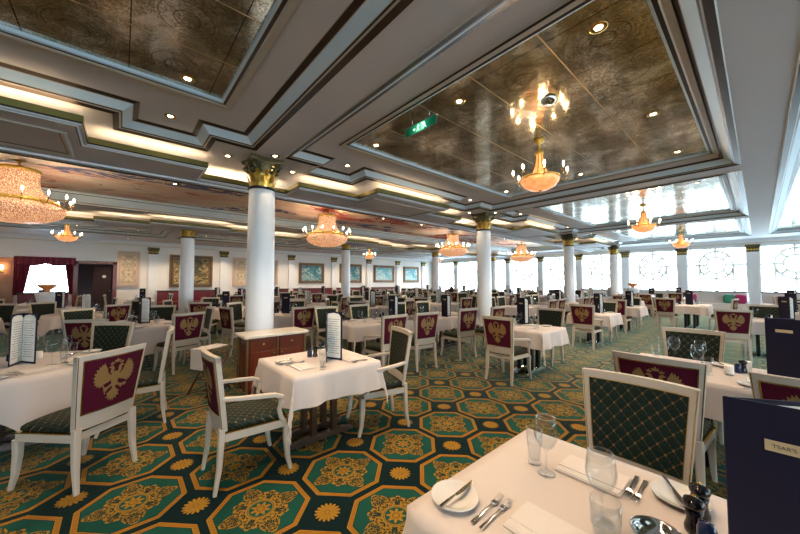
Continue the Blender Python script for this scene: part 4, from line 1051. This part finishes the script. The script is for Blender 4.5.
for k in range(-1, 3):
    m0 = CX[0]+D*k+3.2; nm = ['coffer at the door side','big mirror coffer beside the exit sign','second mirror coffer','third mirror coffer'][k+1]
    for i, (dx_, dy_) in enumerate(((-1.95,3.94),(1.95,3.94),(-1.95,.83),(1.95,.83),(-1.95,2.3),(.15,.83),(1.95,2.3))):
        down(m0+dx_, dy_, ZP-.001, 'small round downlight set in the '+nm, PW, 'downlights in the '+nm)
        down(m0+dx_, 18.16-dy_, ZP-.001, 'small round downlight in the coffers near the paintings', PW*.8 if i in (0,1,2,3) else 0, 'downlights in the coffers near the paintings')
    for dx_ in (-1.85,1.9): down(m0+dx_, 4.95, ZS-.001, 'small downlight in the plaster border near the cove', 0, 'small downlights along the coved border')
for x in (-2.6,.9,2.9,7.2,9.2,13.6,15.6,20.): down(x, 9.1, ZF-.001, 'small round downlight set in the painted ceiling', PW, 'downlights in the painted ceiling')
for x, lab in ((1.72,'nearest'),(8.12,'next')):
    for dx_, dy_ in ((-.49,.15),(.08,-.35),(.59,.2)): down(x+dx_, YA+dy_+.0, ZB-.001, 'small downlight beside the capital of a front row column', 40, 'downlights beside the front row capitals')
for i in range(11): down(.2+2.05*i, 19.75, ZB-.001, 'added small downlight in the ceiling edge brightening the paintings wall', 170, 'added downlights brightening the paintings wall', 120)  # row of fittings added to lighten the paintings wall
sd = MB('chrome','white_paint').lathe([(.09,0),(.085,-.02),(.06,-.045),(.03,-.06),(.001,-.062)], 20)
tag(sd.build('ceiling_speaker', None, (3.74,1.58,ZP)), 'round silvery dome in the mirror coffer above the amber dish lamp', 'ceiling dome')

# ------------------------------------------------------------------ exit sign
e = empty('exit_sign', (2.75,2.73,3.42)); tag(e, 'hanging green illuminated running-man exit sign under the mirror coffer', 'sign')
sp = MB('sign_green','chrome').box((-.012,-.27,0),(.012,.27,.11)).box((-.014,-.275,-.006),(.014,.275,0),1).box((-.014,-.275,.11),(.014,.275,.116),1).box((-.014,-.276,0),(.014,-.27,.11),1).box((-.014,.27,0),(.014,.276,.11),1).build('panel', e)
pg = MB('sign_white')
def q4(a, b, c_, d_): pg.add([(-.0135,-y,z) for y,z in (a,b,c_,d_)], [(0,1,2,3)]); pg.add([(.0135,-y,z) for y,z in (a,b,c_,d_)], [(3,2,1,0)])
def fig(o, s=1.):
    pg.add([(-.0135,-(o+.008*cos(PI2*i/10)),.092+.008*sin(PI2*i/10)) for i in range(10)], [tuple(range(10))])
    for a, b, w in (((.0,.082),(-.008,.05),.008),((-.002,.078),(.022,.068),.004),((-.002,.078),(-.024,.066),.004),((-.008,.052),(.012,.034),.005),((.012,.034),(.008,.012),.004),((-.008,.052),(-.022,.03),.005),((-.022,.03),(-.04,.022),.004)):
        dy, dz = b[0]-a[0], b[1]-a[1]; Ln = hypot(dy, dz); ny, nz = -dz/Ln*w, dy/Ln*w
        q4((o+s*(a[0]+ny),a[1]+nz),(o+s*(b[0]+ny),b[1]+nz),(o+s*(b[0]-ny),b[1]-nz),(o+s*(a[0]-ny),a[1]-nz))
fig(-.03); fig(.07, -1)
for a, b in ((.018,.024),(.04,.046)): q4((a,.012),(b,.012),(b,.098),(a,.098))
q4((.018,.092),(.046,.092),(.046,.098),(.018,.098)); q4((-.12,.052),(-.075,.052),(-.075,.058),(-.12,.058)); q4((-.12,.055),(-.10,.075),(-.096,.07),(-.112,.055)); q4((-.12,.055),(-.10,.035),(-.096,.04),(-.112,.055))
pg.build('pictogram', sp)
for y in (-.15,.15): MB('chrome').tube([(0,y,.116),(0,y,ZP-3.42)], .004, 6).build('hanger', e)

# ------------------------------------------------------------------ world, camera, view
w = bpy.data.worlds.new('daylight'); S.world = w; w.use_nodes = True; t = w.node_tree; bg = t.nodes['Background']
g = t.nodes.new('ShaderNodeTexCoord'); sp_ = t.nodes.new('ShaderNodeSeparateXYZ'); t.links.new(g.outputs['Generated'], sp_.inputs[0])
cr = ramp(t, X(t, sp_.outputs[2])*.5+.5, [(.47,(.36,.50,.60)),(.50,(.78,.90,1)),(.62,(.72,.87,1)),(1.,(.55,.76,1))]); t.links.new(cr, bg.inputs[0])
bg.inputs[1].default_value = 13.0
cam = bpy.data.cameras.new('camera'); co = bpy.data.objects.new('camera', cam); COL.objects.link(co); S.camera = co
cam.sensor_width = 36; cam.lens = 316.5/800*36; cam.clip_start = .02; cam.clip_end = 200
co.location = (0,0,1.56); co.rotation_euler = (radians(92.5), 0, radians(48.6-90))
v = S.view_settings; v.view_transform = 'Standard'; v.look = 'None'; v.gamma = 1; v.use_curve_mapping = False; v.exposure = .12
cy = S.cycles; cy.max_bounces = 7; cy.diffuse_bounces = 4; cy.glossy_bounces = 4; cy.transparent_max_bounces = 14; cy.transmission_bounces = 4; cy.caustics_reflective = False; cy.caustics_refractive = False
cy.sample_clamp_indirect = 6; cy.use_denoising = True
for k in [k for k in PROTO if k not in USED]: 
    def kill(o):
        for ch in children(o): kill(ch)
        bpy.data.objects.remove(o)
    kill(PROTO[k])
